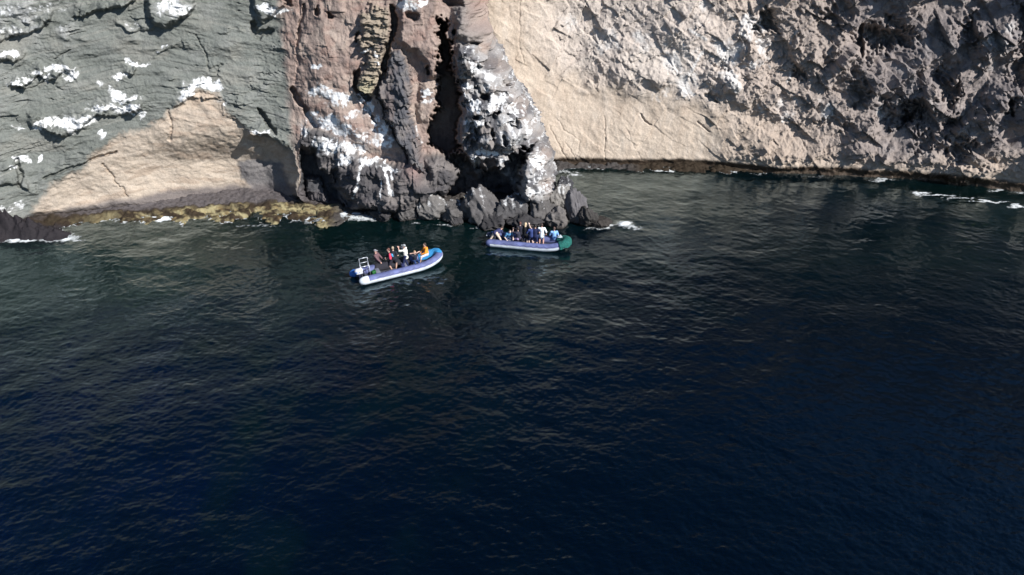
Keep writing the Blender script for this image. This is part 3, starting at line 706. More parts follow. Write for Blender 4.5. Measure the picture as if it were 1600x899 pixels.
def water_material():
    m, nt, bs = new_mat('sea_water')
    L = nt.links.new
    out = nt.nodes['Material Output']
    dep = N(nt, 'ShaderNodeAttribute', attribute_name='depth'); fo = N(nt, 'ShaderNodeAttribute', attribute_name='foam'); gr = N(nt, 'ShaderNodeAttribute', attribute_name='green')
    tc = N(nt, 'ShaderNodeTexCoord')
    cr = N(nt, 'ShaderNodeMix', data_type='RGBA'); L(gr.outputs['Fac'], cr.inputs['Factor'])
    cr.inputs['A'].default_value = (.0001, .0044, .0135, 1); cr.inputs['B'].default_value = (.0034, .0185, .0155, 1)
    bl = N(nt, 'ShaderNodeAttribute', attribute_name='blue')
    cb = N(nt, 'ShaderNodeMix', data_type='RGBA'); L(bl.outputs['Fac'], cb.inputs['Factor']); L(cr.outputs['Result'], cb.inputs['A']); cb.inputs['B'].default_value = (.0002, .0055, .0270, 1)
    body = N(nt, 'ShaderNodeBsdfDiffuse'); L(cb.outputs['Result'], body.inputs['Color'])
    tr = N(nt, 'ShaderNodeBsdfTransparent'); tr.inputs['Color'].default_value = (.62, .80, .68, 1)
    sh = N(nt, 'ShaderNodeMixShader'); L(dep.outputs['Fac'], sh.inputs[0]); L(tr.outputs[0], sh.inputs[1]); L(body.outputs[0], sh.inputs[2])
    gl = N(nt, 'ShaderNodeBsdfGlossy'); gl.inputs['Roughness'].default_value = .04; gl.inputs['Color'].default_value = (.77, .94, 1, 1)
    fr = N(nt, 'ShaderNodeFresnel'); fr.inputs['IOR'].default_value = 1.34
    n = N(nt, 'ShaderNodeTexNoise'); n.inputs['Scale'].default_value = 4.5; n.inputs['Detail'].default_value = 6; n.inputs['Roughness'].default_value = .6
    mp = N(nt, 'ShaderNodeMapping'); mp.inputs['Scale'].default_value = (.7, 1.6, 1); mp.inputs['Rotation'].default_value = (0, 0, R(-18)); L(tc.outputs['Object'], mp.inputs[0]); L(mp.outputs[0], n.inputs['Vector'])
    b = N(nt, 'ShaderNodeBump'); b.inputs['Strength'].default_value = .4; b.inputs['Distance'].default_value = .022; L(n.outputs[0], b.inputs['Height'])
    L(b.outputs[0], gl.inputs['Normal']); L(b.outputs[0], fr.inputs['Normal'])
    fm2 = N(nt, 'ShaderNodeMath', operation='MULTIPLY_ADD'); fm2.use_clamp = True; fm2.inputs[1].default_value = 3.4; fm2.inputs[2].default_value = -.062; L(fr.outputs[0], fm2.inputs[0])
    s2 = N(nt, 'ShaderNodeMixShader'); L(fm2.outputs[0], s2.inputs[0]); L(sh.outputs[0], s2.inputs[1]); L(gl.outputs[0], s2.inputs[2])
    fd = N(nt, 'ShaderNodeBsdfDiffuse'); fd.inputs['Color'].default_value = (.78, .82, .84, 1)
    fn = N(nt, 'ShaderNodeTexNoise'); fn.inputs['Scale'].default_value = 5; fn.inputs['Detail'].default_value = 6; fn.inputs['Roughness'].default_value = .7; L(tc.outputs['Object'], fn.inputs['Vector'])
    fa = N(nt, 'ShaderNodeMath', operation='ADD'); L(fn.outputs[0], fa.inputs[0]); L(fo.outputs['Fac'], fa.inputs[1])
    fm = N(nt, 'ShaderNodeMapRange'); fm.inputs[1].default_value = .80; fm.inputs[2].default_value = 1.25; L(fa.outputs[0], fm.inputs[0])
    s3 = N(nt, 'ShaderNodeMixShader'); L(fm.outputs[0], s3.inputs[0]); L(s2.outputs[0], s3.inputs[1]); L(fd.outputs[0], s3.inputs[2])
    L(s3.outputs[0], out.inputs['Surface'])
    return m

FOAM = [  # photo position of each patch of foam: centre, half sizes, strength
    (545, 336, 30, 6, .9), (520, 342, 44, 4, .6), (575, 342, 22, 4, .6), (480, 346, 40, 3, .45), (400, 352, 50, 2.5, .4), (975, 352, 10, 5, 1.0), (992, 356, 16, 3, .5), (950, 354, 12, 3, .7),
    (30, 374, 40, 3.5, .9), (88, 371, 30, 5, 1.0), (118, 376, 14, 3, .6), (250, 341, 24, 4, .9), (285, 339, 12, 4, .8), (175, 344, 30, 3, .4), (1465, 305, 36, 1.6, .72), (1500, 310, 30, 1.3, .66), (1545, 315, 34, 1.4, .70), (1592, 322, 16, 1.8, .8),
    (1560, 297, 18, 2.0, .66), (1440, 301, 14, 2.2, .8), (1035, 267, 16, 1.6, .7), (1050, 266, 8, 2, .7), (880, 268, 22, 3, .5), (895, 272, 14, 2, .6), (1380, 281, 20, 1.8, .6), (1180, 272, 16, 1.4, .5), (700, 352, 22, 2, .5), (740, 357, 20, 2, .4), (650, 350, 12, 2, .5),
    (620, 449, 26, 2.5, .12), (1270, 276, 30, 1.6, .4), (1600, 300, 20, 2, .6), (905, 275, 30, 1.8, .35), (930, 358, 24, 2, .5)]

def build_water():
    ys = [9.0]
    while ys[-1] < 66: ys.append(ys[-1] + .62 * CAM_H * (1 + (ys[-1] / CAM_H) ** 2) / 705)
    ys = np.array([-6000, -1500, -300, -80, -20, 0, 4, 7] + ys + [75, 100, 200], np.float32)
    cs = np.linspace(-.92, .92, 1250); cs = np.concatenate([[-120, -40, -12, -5, -2.5, -1.5, -1.1], cs, [1.1, 1.5, 2.5, 5, 12, 40, 120]])
    X = cs[None, :] * np.clip(ys, 14, 75)[:, None] * 1.0 + 0 * ys[:, None]
    X = cs[None, :] * (np.clip(ys, 9, 75) * .83 + 14.5)[:, None]
    Y = np.repeat(ys[:, None], X.shape[1], 1).astype(np.float32); X = X.astype(np.float32)
    Z = wave_height(X, Y)
    bh = bed_height(X, Y)
    far = np.abs(X) > 70
    depth = 1 - np.exp(np.minimum(bh, 0) * 2.0)
    depth = np.where(far, 1, np.clip(depth + .04, 0, 1))
    n = fbm(X / 7, Y / 5, 3, 401)
    u, v = to_px(X, Y, 0 * X)
    d = shore(X) - Y
    green = sstep(18, 2, d + 6 * n) * .7
    green = np.maximum(green, .85 * sstep(21, 7, d + 7 * n) * sstep(-14, -24, X + 4 * n))
    g3 = ground(1400, 440)
    green = np.maximum(green, .9 * np.exp(-((X - g3.x) / 9) ** 2 - ((Y - g3.y - 4) / 7) ** 2))
    green = np.maximum(green, .40 * sstep(-.1, .35, n) * sstep(32, 12, d))
    green = np.maximum(green, .38 * sstep(.0, .4, fbm(X / 4, Y / 6, 3, 405)) * sstep(5, -10, X))
    blue = sstep(0, -20, X + 3 * n) * sstep(10, 20, d + 5 * n) * np.clip(.55 + 1.3 * fbm(X / 3, Y / 5, 4, 406), 0, 1)
    green = np.clip(green, 0, 1) * (1 - .6 * np.exp(-((X - g3.x) / 9) ** 2))
    foam = np.zeros_like(X)
    wu = u + 9 * fbm(X / 1.2, Y / .8, 3, 402); wv = v + 6 * fbm(X / 1.0, Y / .7, 4, 403)
    for cx, cy, rx, ry, s in FOAM:
        r = ((wu - cx) / rx) ** 2 + ((wv - cy) / ry) ** 2
        foam = np.maximum(foam, s * .95 * np.exp(-r * .7))
    edge = np.exp(-(bh / .05) ** 2) * (fbm(X / 2.2, Y / 2.2, 3, 404) > -.02) * .6
    foam = np.maximum(foam, edge * (v < 380) * (~far))
    Z = Z + .22 * np.exp(-((u - 545) / 26) ** 2 - ((v - 338) / 6) ** 2) + .25 * np.exp(-((u - 975) / 9) ** 2 - ((v - 353) / 4) ** 2)
    o = grid_mesh('sea_water', X, Y, Z, water_material(), {'depth': depth, 'green': green, 'blue': blue, 'foam': foam})
    return struct(o, 'dark navy sea rippled by a light wind')

build_left()
build_right()
build_bed()
build_water()

# ------------------------------------------------------------------ small object helpers
def simple_mat(name, c, rough=.6, spec=.4, noise=.12, scale=6, bump=0.0, metal=0.0):
    m, nt, bs = new_mat(name)
    L = nt.links.new
    tc = N(nt, 'ShaderNodeTexCoord')
    n = N(nt, 'ShaderNodeTexNoise'); n.inputs['Scale'].default_value = scale; n.inputs['Detail'].default_value = 4
    L(tc.outputs['Object'], n.inputs['Vector'])
    r = N(nt, 'ShaderNodeMapRange'); r.inputs[1].default_value = .3; r.inputs[2].default_value = .7; r.inputs[3].default_value = 1 - noise; r.inputs[4].default_value = 1 + noise
    L(n.outputs[0], r.inputs[0])
    s = N(nt, 'ShaderNodeVectorMath', operation='SCALE'); s.inputs[0].default_value = c; L(r.outputs[0], s.inputs['Scale'])
    L(s.outputs[0], bs.inputs['Base Color'])
    bs.inputs['Roughness'].default_value = rough; bs.inputs['Specular IOR Level'].default_value = spec; bs.inputs['Metallic'].default_value = metal
    if bump:
        b = N(nt, 'ShaderNodeBump'); b.inputs['Strength'].default_value = .6; b.inputs['Distance'].default_value = bump
        L(n.outputs[0], b.inputs['Height']); L(b.outputs[0], bs.inputs['Normal'])
    return m

MC = {}
def M(name, c=None, **k):
    if name not in MC: MC[name] = simple_mat(name, c, **k)
    return MC[name]

M('violet_rubber', (.105, .125, .27), rough=.7, noise=.32, scale=2.2)
M('white_rubber', (.60, .66, .72), rough=.6, noise=.24, scale=2.5)
M('blue_rubber', (.03, .13, .42), rough=.6)
M('turquoise_cloth', (.03, .24, .52), rough=.8, bump=.02, scale=8)
M('green_cloth', (.008, .10, .085), rough=.85, bump=.03, scale=9, noise=.3)
M('deck_grey', (.055, .06, .075), rough=.7, noise=.3)
M('silver', (.62, .64, .68), rough=.35, metal=.6)
M('engine_silver', (.55, .57, .62), rough=.35)
M('engine_dark', (.02, .025, .05), rough=.3)
M('black_rope', (.012, .013, .04), rough=.9)
M('fuel_green', (.01, .10, .02), rough=.5)
M('navy_cloth', (.012, .018, .075), rough=.85)
M('black_cloth', (.010, .010, .014), rough=.85)
M('camera_black', (.012, .012, .013), rough=.35)
M('glass_black', (.004, .004, .006), rough=.1)

def mk(name, verts, faces, mats, parent=None, smooth=True, fmat=None):
    me = bpy.data.meshes.new(name); me.from_pydata([tuple(v) for v in verts], [], faces); me.update()
    for m in (mats if isinstance(mats, (list, tuple)) else [mats]): me.materials.append(m)
    me.polygons.foreach_set('use_smooth', [smooth] * len(me.polygons))
    if fmat: me.polygons.foreach_set('material_index', fmat)
    o = bpy.data.objects.new(name, me); COL.objects.link(o)
    if parent is not None: o.parent = parent
    return o

class MB:
    def __init__(s): s.v = []; s.f = []; s.m = []
    def add(s, vs, fs, mi=0):
        k = len(s.v); s.v += [Vector(v) for v in vs]; s.f += [tuple(i + k for i in f) for f in fs]; s.m += [mi] * len(fs)
    def sweep(s, pts, rad, seg=12, mi=None, caps=True, up=Vector((0, 0, 1))):
        """round section of radius rad[i] along pts; mi(angle) picks the material"""
        pts = [Vector(p) for p in pts]; n = len(pts); vs = []
        if not isinstance(rad, (list, tuple)): rad = [rad] * n
        for i, p in enumerate(pts):
            t = (pts[min(i + 1, n - 1)] - pts[max(i - 1, 0)]).normalized()
            a = t.cross(up)
            if a.length < 1e-3: a = t.cross(Vector((1, 0, 0)))
            a.normalize(); b = a.cross(t).normalized()
            for k in range(seg):
                th = 2 * math.pi * k / seg
                vs.append(p + (a * math.cos(th) + b * math.sin(th)) * rad[i])
        k0 = len(s.v); s.v += vs
        for i in range(n - 1):
            for k in range(seg):
                s.f.append((k0 + i * seg + k, k0 + i * seg + (k + 1) % seg, k0 + (i + 1) * seg + (k + 1) % seg, k0 + (i + 1) * seg + k))
                s.m.append(mi(i, 2 * math.pi * (k + .5) / seg) if callable(mi) else (mi or 0))
        if caps:
            s.f.append(tuple(k0 + k for k in reversed(range(seg)))); s.m.append(0 if callable(mi) or mi is None else mi)
            s.f.append(tuple(k0 + (n - 1) * seg + k for k in range(seg))); s.m.append(0 if callable(mi) or mi is None else mi)
    def capsule(s, p, q, r1, r2, seg=12, mi=0, flat=1.0):
        p, q = Vector(p), Vector(q); d = q - p; L = max(d.length, 1e-4); d = d / L
        pts, rs = [], []
        for a in (-89, -60, -30, 0): pts.append(p + d * r1 * math.sin(R(a))); rs.append(r1 * math.cos(R(a)))
        for a in (0, 30, 60, 89): pts.append(q + d * r2 * math.sin(R(a))); rs.append(r2 * math.cos(R(a)))
        s.sweep(pts, rs, seg, mi)
    def ball(s, c, r, seg=14, mi=0, rot=None):
        c = Vector(c); r = Vector(r) if hasattr(r, '__len__') else Vector((r, r, r)); vs = []; fs = []
        nr = seg // 2
        for i in range(1, nr):
            a = math.pi * i / nr
            for k in range(seg):
                b = 2 * math.pi * k / seg
                v = Vector((r.x * math.sin(a) * math.cos(b), r.y * math.sin(a) * math.sin(b), r.z * math.cos(a)))
                vs.append(c + (rot @ v if rot else v))
        t = Vector((0, 0, r.z)); vs += [c + (rot @ t if rot else t), c - (rot @ t if rot else t)]
        for i in range(nr - 2):
            for k in range(seg): fs.append((i * seg + k, (i + 1) * seg + k, (i + 1) * seg + (k + 1) % seg, i * seg + (k + 1) % seg))
        T = len(vs) - 2
        for k in range(seg):
            fs.append((T, k, (k + 1) % seg)); fs.append((T + 1, (nr - 2) * seg + (k + 1) % seg, (nr - 2) * seg + k))
        s.add(vs, fs, mi)
    def box(s, c, d, mi=0, rot=None, bev=.12):
        """box with softened edges: centre, full sizes"""
        bm = bmesh.new(); bmesh.ops.create_cube(bm, size=1)
        for v in bm.verts: v.co = Vector((v.co.x * d[0], v.co.y * d[1], v.co.z * d[2]))
        bmesh.ops.bevel(bm, geom=bm.edges[:], offset=min(d) * bev, segments=2, affect='EDGES', profile=.5)
        for v in bm.verts: v.co = (rot @ v.co if rot else v.co) + Vector(c)
        bm.verts.index_update()
        s.add([v.co.copy() for v in bm.verts], [[v.index for v in f.verts] for f in bm.faces], mi); bm.free()
    def build(s, name, mats, parent=None, smooth=True):
        return mk(name, s.v, s.f, mats, parent, smooth, s.m)

def thing(name, label, cat, loc, rz=0, group=None):
    o = bpy.data.objects.new(name, None); COL.objects.link(o); o.empty_display_size = .3
    o.location = loc; o.rotation_euler = (0, 0, rz); o['label'] = label; o['category'] = cat
    if group: o['group'] = group
    return o

# ------------------------------------------------------------------ inflatable boats
BR = .285
HB = .61
def boat_center(y_side, stern=-2.75):
    pts = []
    for x in np.linspace(stern, .9, 16): pts.append((x, y_side * HB, .27 + .02 * max(x, 0)))
    for a in np.linspace(0, 90, 13)[1:]:
        c, s = math.cos(R(a)), math.sin(R(a))
        pts.append((.9 + 1.82 * s, y_side * HB * c ** .75 if a < 90 else 0, .29 + .34 * (s ** 2.2)))
    return pts

def make_boat(label, loc, rz, kind):
    b = thing('inflatable_boat', label, 'boat', loc, rz, 'inflatable boats carrying passengers')
    sp = boat_center(-1); pp = boat_center(1, -3.1 if kind == 1 else -2.75)
    path = sp + list(reversed(pp))[1:]
    n = len(path)
    # stern cones
    s0 = Vector(sp[0]); p0 = Vector(pp[0])
    cone = [(.40, .03), (.38, .12), (.30, .20), (.16, .262), (.04, .283)]
    full = [s0 - Vector((d, 0, 0)) for d, r in cone] + [Vector(p) for p in path] + [p0 - Vector((d, 0, 0)) for d, r in reversed(cone)]
    rad = [r for d, r in cone] + [BR] * n + [r for d, r in reversed(cone)]
    m = MB()
    def pick(i, th):
        # th = 90 deg is the top; the outer lower side is white, the rest violet. a = t x up points outboard on the starboard run
        if i < 6 and kind == 1: return 1
        if i < 4: return 0
        if i > len(full) - 7: return 2
        deg = math.degrees(th) % 360
        return 0 if (16 < deg < 215) else 1
    m.sweep(full, rad, 24, pick)
    tube = m.build('tube', [MC['violet_rubber'], MC['white_rubber'], MC['blue_rubber']], b)
    # rubbing strip between the two colours
    m = MB()
    strip = []
    for i, p in enumerate(full):
        t = (Vector(full[min(i + 1, len(full) - 1)]) - Vector(full[max(i - 1, 0)])).normalized(); a = t.cross(Vector((0, 0, 1))).normalized()
        if 6 <= i <= len(full) - 7: strip.append(p + a * (rad[i] * math.cos(R(16))) + Vector((0, 0, rad[i] * math.sin(R(16)))))
    m.sweep(strip, .018, 6)
    m.build('rubbing_strip', M('strip_grey', (.30, .31, .42)), b)
    # floor and rigid keel
    m = MB(); vs = []; xs = np.linspace(-2.6, 2.3, 16)
    for x in xs:
        hw = .42 if x < .9 else .42 * math.sqrt(max(0.02, 1 - ((x - .9) / 1.55) ** 2))
        k = .12 * (0 if x < .9 else ((x - .9) / 1.5) ** 2)
        vs += [(x, -hw, .10 + k), (x, hw, .10 + k), (x, hw, -.05 + k), (x, 0, -.28 + 2.2 * k), (x, -hw, -.05 + k)]
    fs = []
    for i in range(15):
        for k in range(5): fs.append((i * 5 + k, i * 5 + (k + 1) % 5, i * 5 + 5 + (k + 1) % 5, i * 5 + 5 + k))
    fs += [(0, 1, 2, 3, 4), (79, 78, 77, 76, 75)]
    m.add(vs, fs); m.build('floor', MC['deck_grey'], b, smooth=False)
    m = MB(); m.box((-2.62, 0, .24), (.07, .80, .52), bev=.2); m.build('transom', MC['deck_grey'], b)
    for x in ((-1.7, .2) if kind == 1 else (-1.5,)):
        m = MB(); m.box((x, 0, .40), (.30, .76, .045), bev=.3); m.box((x, 0, .25), (.2, .5, .27)); m.build('thwart', M('seat_grey', (.16, .17, .22)), b)
    # grab lines with their patches
    for side, pth in ((-1, sp), (1, pp)):
        m = MB(); pts = []
        for i in range(3, 22):
            p = Vector(pth[i]); t = (Vector(pth[i + 1]) - Vector(pth[i - 1])).normalized()
            a = t.cross(Vector((0, 0, 1))).normalized() * (1 if side < 0 else -1)
            el = R(42 - 24 * (i % 2))
            pts.append(p + a * (BR + .012) * math.cos(el) + Vector((0, 0, (BR + .012) * math.sin(el))))
        m.sweep(pts, .009, 5); m.build('grab_line', MC['black_rope'], b)
        for x in (-1.2, .9):
            m = MB(); m.sweep([(x - .16, side * (HB - .03), .27 + BR - .012), (x - .06, side * (HB - .01), .27 + BR + .035), (x + .06, side * (HB - .01), .27 + BR + .035), (x + .16, side * (HB - .03), .27 + BR - .012)], .014, 6)
            m.build('carry_handle', MC['black_rope'], b)
    # cover over the bow: follows the tube's own rings, so that it lies just outside it
    vs = []; fs = []; nv = 26
    a0, a1 = (-14, 74) if kind == 1 else (-44, 52)
    t0, t1 = (196, 52) if kind == 1 else (172, -62)
    nu = 24
    for i in range(nu):
        for j in range(nv):
            f = j / (nv - 1); ang = a0 + (a1 - a0) * f; c, s_ = math.cos(R(ang)), math.sin(R(ang))
            def cen(a_):
                cc, ss = math.cos(R(a_)), math.sin(R(a_))
                return Vector((.9 + 1.82 * cc, (1 if ss >= 0 else -1) * HB * abs(ss) ** .75, .29 + .34 * max(cc, 0) ** 2.2))
            q = cen(ang); tan = (cen(ang + 2) - cen(ang - 2)).normalized(); outd = tan.cross(Vector((0, 0, 1))).normalized()
            if outd.x < 0 and abs(ang) < 80: outd = -outd
            upd = outd.cross(tan).normalized()
            if upd.z < 0: upd = -upd
            th = R(t0 + (t1 - t0) * i / (nu - 1) + 7 * math.sin(ang * .25))
            rr = BR + .030 + .014 * math.sin(ang * .23 + i * .8) + .010 * math.sin(ang * .6 + i)
            if th < 0: pz = q + outd * (rr + .02 * math.sin(ang * .4)) + Vector((0, 0, math.degrees(th) / 80 * .34 * (.7 + .3 * math.sin(ang * .3 + 1)) * (1 - abs(ang) / 110)))
            else: pz = q + outd * rr * math.cos(th) + upd * rr * math.sin(th)
            vs.append(pz)
    for i in range(nu - 1):
        for j in range(nv - 1): fs.append((i * nv + j, i * nv + j + 1, (i + 1) * nv + j + 1, (i + 1) * nv + j))
    m = MB(); m.add(vs, fs)
    bc = m.build('bow_cover', MC['turquoise_cloth' if kind == 1 else 'green_cloth'], b)
    sm = bc.modifiers.new('thick', 'SOLIDIFY'); sm.thickness = .012
    if kind == 1:  # dark sheet added over the far tube to darken it, not a real cover
        m = MB(); vs = []; fs = []
        for i in range(20):
            x = -1.75 + 2.5 * i / 19
            for j in range(12):
                th = R(205 - j * 15 + 6 * math.sin(i * 1.3)); rr = BR + .025 + .015 * math.sin(i * 1.9 + j)
                vs.append((x + .04 * math.sin(j * 1.2), HB - rr * math.cos(th) * -1, .27 + .02 * max(x, 0) + rr * math.sin(th)))
        for i in range(19):
            for j in range(11): fs.append((i * 12 + j, i * 12 + j + 1, (i + 1) * 12 + j + 1, (i + 1) * 12 + j))
        m.add(vs, fs); sc_ = m.build('added_dark_sheet', M('dark_sheet', (.02, .02, .028), rough=.9, bump=.02), b)
        q = sc_.modifiers.new('thick', 'SOLIDIFY'); q.thickness = .01
    # outboard
    em = MB()
    ez = .74 if kind == 1 else .62
    em.capsule((-3.06, 0, ez), (-2.84, 0, ez + .03), .19, .17, 16)
    em.box((-2.95, 0, ez - .1), (.46, .34, .22), bev=.3)
    om = em.build('outboard_motor', MC['engine_silver' if kind == 1 else 'engine_dark'], b)
    m = MB(); m.box((-3.06, 0, ez - .02), (.34, .352, .09), bev=.3); m.build('cowling_band', MC['blue_rubber' if kind == 1 else 'engine_silver'], om)
    m = MB(); m.box((-2.93, 0, .3), (.17, .15, .62)); m.box((-2.97, 0, -.05), (.3, .12, .12)); m.box((-2.74, 0, .52), (.2, .24, .14)); m.build('leg', MC['engine_dark'], om)
    m = MB(); m.sweep([(-2.75, 0, ez - .08), (-2.2, .06, ez - .02)], [.025, .02], 8); m.build('tiller', MC['engine_dark'], om)
    m = MB()
    for k in range(3):
        a = R(120 * k); m.box((-3.10, .1 * math.cos(a), -.22 + .1 * math.sin(a)), (.03, .14, .08), rot=Matrix.Rotation(a, 3, 'X'))
    m.capsule((-3.1, 0, -.22), (-2.85, 0, -.22), .04, .05); m.box((-2.95, 0, -.12), (.12, .05, .2)); m.build('propeller', MC['engine_silver'], om)
    if kind == 1:
        # silver ladder-like rack at the stern
        m = MB()
        for x in (-2.78, -2.22):
            m.sweep([(x, .30, .12), (x, .33, .9), (x, .30, 1.46)], .026, 8)
        for z in (1.46, 1.12, .80): m.sweep([(-2.79, .31, z), (-2.21, .31, z)], .027, 8)
        for x in (-2.78, -2.22): m.sweep([(x, .31, 1.3), (x, -.05, .7), (x, -.08, .14)], .018, 8)
        m.build('rack', MC['silver'], b)
    return b

B1 = dict(loc=Vector((-7.62, 41.30, .0)), rz=R(25.5))
B2 = dict(loc=Vector((1.30, 44.68, .0)), rz=R(-10.7))
b1 = make_boat('violet inflatable boat with a turquoise bow cover and silver outboard, the nearer boat', B1['loc'], B1['rz'], 1)
b2 = make_boat('violet inflatable boat with a green cloth over its bow, beside the dark boulders', B2['loc'], B2['rz'], 2)

# ------------------------------------------------------------------ people
def ik(a, c, l1, l2, hint):
    """middle joint of a two-bone limb from a to c; pulls c in when it is out of reach"""
    a, c = Vector(a), Vector(c); d = c - a; L = d.length
    if L > (l1 + l2) * .995: c = a + d * ((l1 + l2) * .995 / L); d = c - a; L = d.length
    x = (L * L + l1 * l1 - l2 * l2) / (2 * L); h = math.sqrt(max(l1 * l1 - x * x, 1e-6))
    u = d / L; hv = Vector(hint); hv = hv - u * hv.dot(u)
    if hv.length < 1e-4: hv = Vector((0, 0, 1))
    return a + u * x + hv.normalized() * h, c

def remeshed(mb, name, mat, parent, vox=.018, smooth_it=2):
    me = bpy.data.meshes.new('tmp'); me.from_pydata([tuple(v) for v in mb.v], [], mb.f); me.update()
    o = bpy.data.objects.new('tmp', me); COL.objects.link(o)
    r = o.modifiers.new('r', 'REMESH'); r.mode = 'VOXEL'; r.voxel_size = vox; r.use_smooth_shade = True
    if smooth_it:
        s = o.modifiers.new('s', 'SMOOTH'); s.iterations = smooth_it; s.factor = .5
    dg = bpy.context.evaluated_depsgraph_get()
    ev = o.evaluated_get(dg); out = bpy.data.meshes.new_from_object(ev)
    bpy.data.objects.remove(o); bpy.data.meshes.remove(me)
    out.name = name; out.materials.clear(); out.materials.append(mat)
    out.polygons.foreach_set('use_smooth', [True] * len(out.polygons))
    ob = bpy.data.objects.new(name, out); COL.objects.link(ob); ob.parent = parent
    return ob

def person(label, px, headz, yaw, lean=4, hip=.90, hands=None, feet=None, side=0, head_pitch=0, head_yaw=0, deck=.10, scale=1.06, hip_px=None,
           skin=(.50, .33, .25), hair=(.03, .02, .015), hairlen=0, shirt=None, sleeves=1.0, long_shirt=0, trousers=None, legs=1.0, cap=None, logo=None, stripe=None, group='passengers in the boats'):
    """px: where the photograph shows the head; headz: its height over the sea; yaw: world heading in degrees; local x is forward, y left"""
    H = ground(px[0], px[1], headz)
    le, si = R(lean), R(side)
    tl = .50
    # spine from the hips
    hipc = Vector((0, 0, hip))
    up = Vector((math.sin(le), -math.sin(si), math.cos(le) * math.cos(si))).normalized()
    fwd = Vector((math.cos(le), 0, -math.sin(le))); lft = up.cross(fwd).normalized()
    nk = hipc + up * tl
    hd = nk + (up * .7 + Vector((.25 * math.sin(R(head_pitch + lean)), 0, .5))).normalized() * .205
    rzm = Matrix.Rotation(R(yaw), 3, 'Z')
    base = Vector((H.x, H.y, deck)) - rzm @ Vector((hd.x, hd.y, 0))
    base.z = headz - hd.z * scale
    if hip_px:
        g = ground(hip_px[0], hip_px[1], deck + hip * scale); base = Vector((g.x, g.y, deck))
    t = thing('person', label, 'person', base, R(yaw), group); t.scale = (scale,) * 3
    shl = [nk - up * .035 + lft * .185 * s for s in (1, -1)]
    hpj = [hipc + Vector((0, .09 * s, -.02)) for s in (1, -1)]
    hands = hands or [(.12, .26, .85), (.12, -.26, .85)]
    feet = feet or [(.04, .13, 0), (-.04, -.13, 0)]
    body = MB(); sk = M('skin_%d' % int(skin[0] * 100), skin, rough=.55, noise=.06)
    # trunk
    body.capsule(hipc + up * .02, hipc + up * .16, .135, .125, 16); body.capsule(hipc + up * .16, nk - up * .13, .125, .15, 16)
    for s in (0, 1):
        body.capsule(nk - up * .12, shl[s] - up * .015, .10, .068, 12)
        body.capsule(hipc + Vector((0, .0, 0)), hpj[s], .11, .105, 12)
    body.capsule(nk - up * .04, hd - Vector((0, 0, .06)), .06, .052, 12)
    hr = Matrix.Rotation(R(head_yaw), 3, 'Z') @ Matrix.Rotation(R(head_pitch), 3, 'Y')
    body.ball(hd, (.098, .078, .118), 18, rot=hr)
    body.ball(hd + hr @ Vector((.03, 0, -.055)), (.062, .058, .06), 14, rot=hr)
    body.capsule(hd + hr @ Vector((.092, 0, .008)), hd + hr @ Vector((.108, 0, -.022)), .010, .015, 8)
    for s in (1, -1): body.ball(hd + hr @ Vector((-.005, .08 * s, -.01)), (.016, .012, .03), 8, rot=hr)
    arms, lg = [], []
    for s in (0, 1):
        sg = 1 - 2 * s
        el, wr = ik(shl[s], hands[s], .29, .25, Vector((-.5, .6 * sg, -.5)))
        arms.append((shl[s], el, wr))
        body.capsule(shl[s], el, .052, .041, 12); body.capsule(el, wr, .041, .028, 12)
        d = (wr - el).normalized()
        # palm, four bent fingers and a thumb from the side of the palm
        sidev = d.cross(Vector((0, 0, 1)));
        if sidev.length < .2: sidev = d.cross(Vector((1, 0, 0)))
        sidev.normalize(); pn = sidev.cross(d).normalized()
        pc = wr + d * .085
        for q in (-.028, -.009, .010, .029): body.capsule(wr + d * .01 + sidev * q * .6, pc + sidev * q, .014, .0125, 8)
        lg_ = (.062, .074, .070, .052)
        for k, q in enumerate((-.030, -.010, .011, .031)):
            a = pc + sidev * q; b_ = a + (d * .85 - pn * .35).normalized() * lg_[k] * .55; c_ = b_ + (d * .45 - pn * .85).normalized() * lg_[k] * .5
            body.capsule(a, b_, .0105, .0095, 8); body.capsule(b_, c_, .0095, .0085, 8)
        a = wr + d * .03 - sidev * .028 * sg; b_ = a + (d * .6 - sidev * .7 * sg - pn * .2).normalized() * .04; body.capsule(a, b_, .0125, .011, 8); body.capsule(b_, b_ + (d * .9 - sidev * .15 * sg - pn * .35).normalized() * .032, .0105, .009, 8)
        ft = Vector(feet[s]); an = ft + Vector((0, 0, .075))
        kn, an = ik(hpj[s], an, .43, .41, Vector((1, .12 * sg, .15)))
        lg.append((hpj[s], kn, an))
        body.capsule(hpj[s], kn, .088, .058, 14); body.capsule(kn, kn + (an - kn) * .35, .056, .058, 12); body.capsule(kn + (an - kn) * .35, an, .058, .036, 12)
        if legs < 2:
            body.capsule(an + Vector((-.02, 0, -.04)), an + Vector((.13, .01 * sg, -.05)), .036, .030, 10)
    remeshed(body, 'body', sk, t, .013, 1)
    # clothes
    if shirt is not None:
        m = MB()
        g = .017
        m.capsule(hipc - up * (.02 + .25 * long_shirt * .4), hipc + up * .16, .145 + g, .135 + g, 16); m.capsule(hipc + up * .16, nk - up * .13, .135 + g, .152 + g, 16)
        if long_shirt: m.capsule(hipc - Vector((0, 0, .10)), hipc, .165, .155, 16)
        for s in (0, 1):
            m.capsule(nk - up * .12, shl[s] - up * .015, .10 + g, .070 + g, 12)
            a, e, w_ = arms[s]
            m.capsule(a, a + (e - a) * min(1, sleeves * 2), .056 + g, .050 + g, 12)
            if sleeves > .5: m.capsule(e, e + (w_ - e) * (sleeves * 2 - 1), .048 + g, .036 + g, 12)
        c = M('shirt_%s' % label.split()[0] + str(len(MC)), shirt, rough=.85, noise=.15, scale=9, bump=.02)
        so = remeshed(m, 'jacket' if sleeves > .8 else 'shirt', c, t, .018, 1)
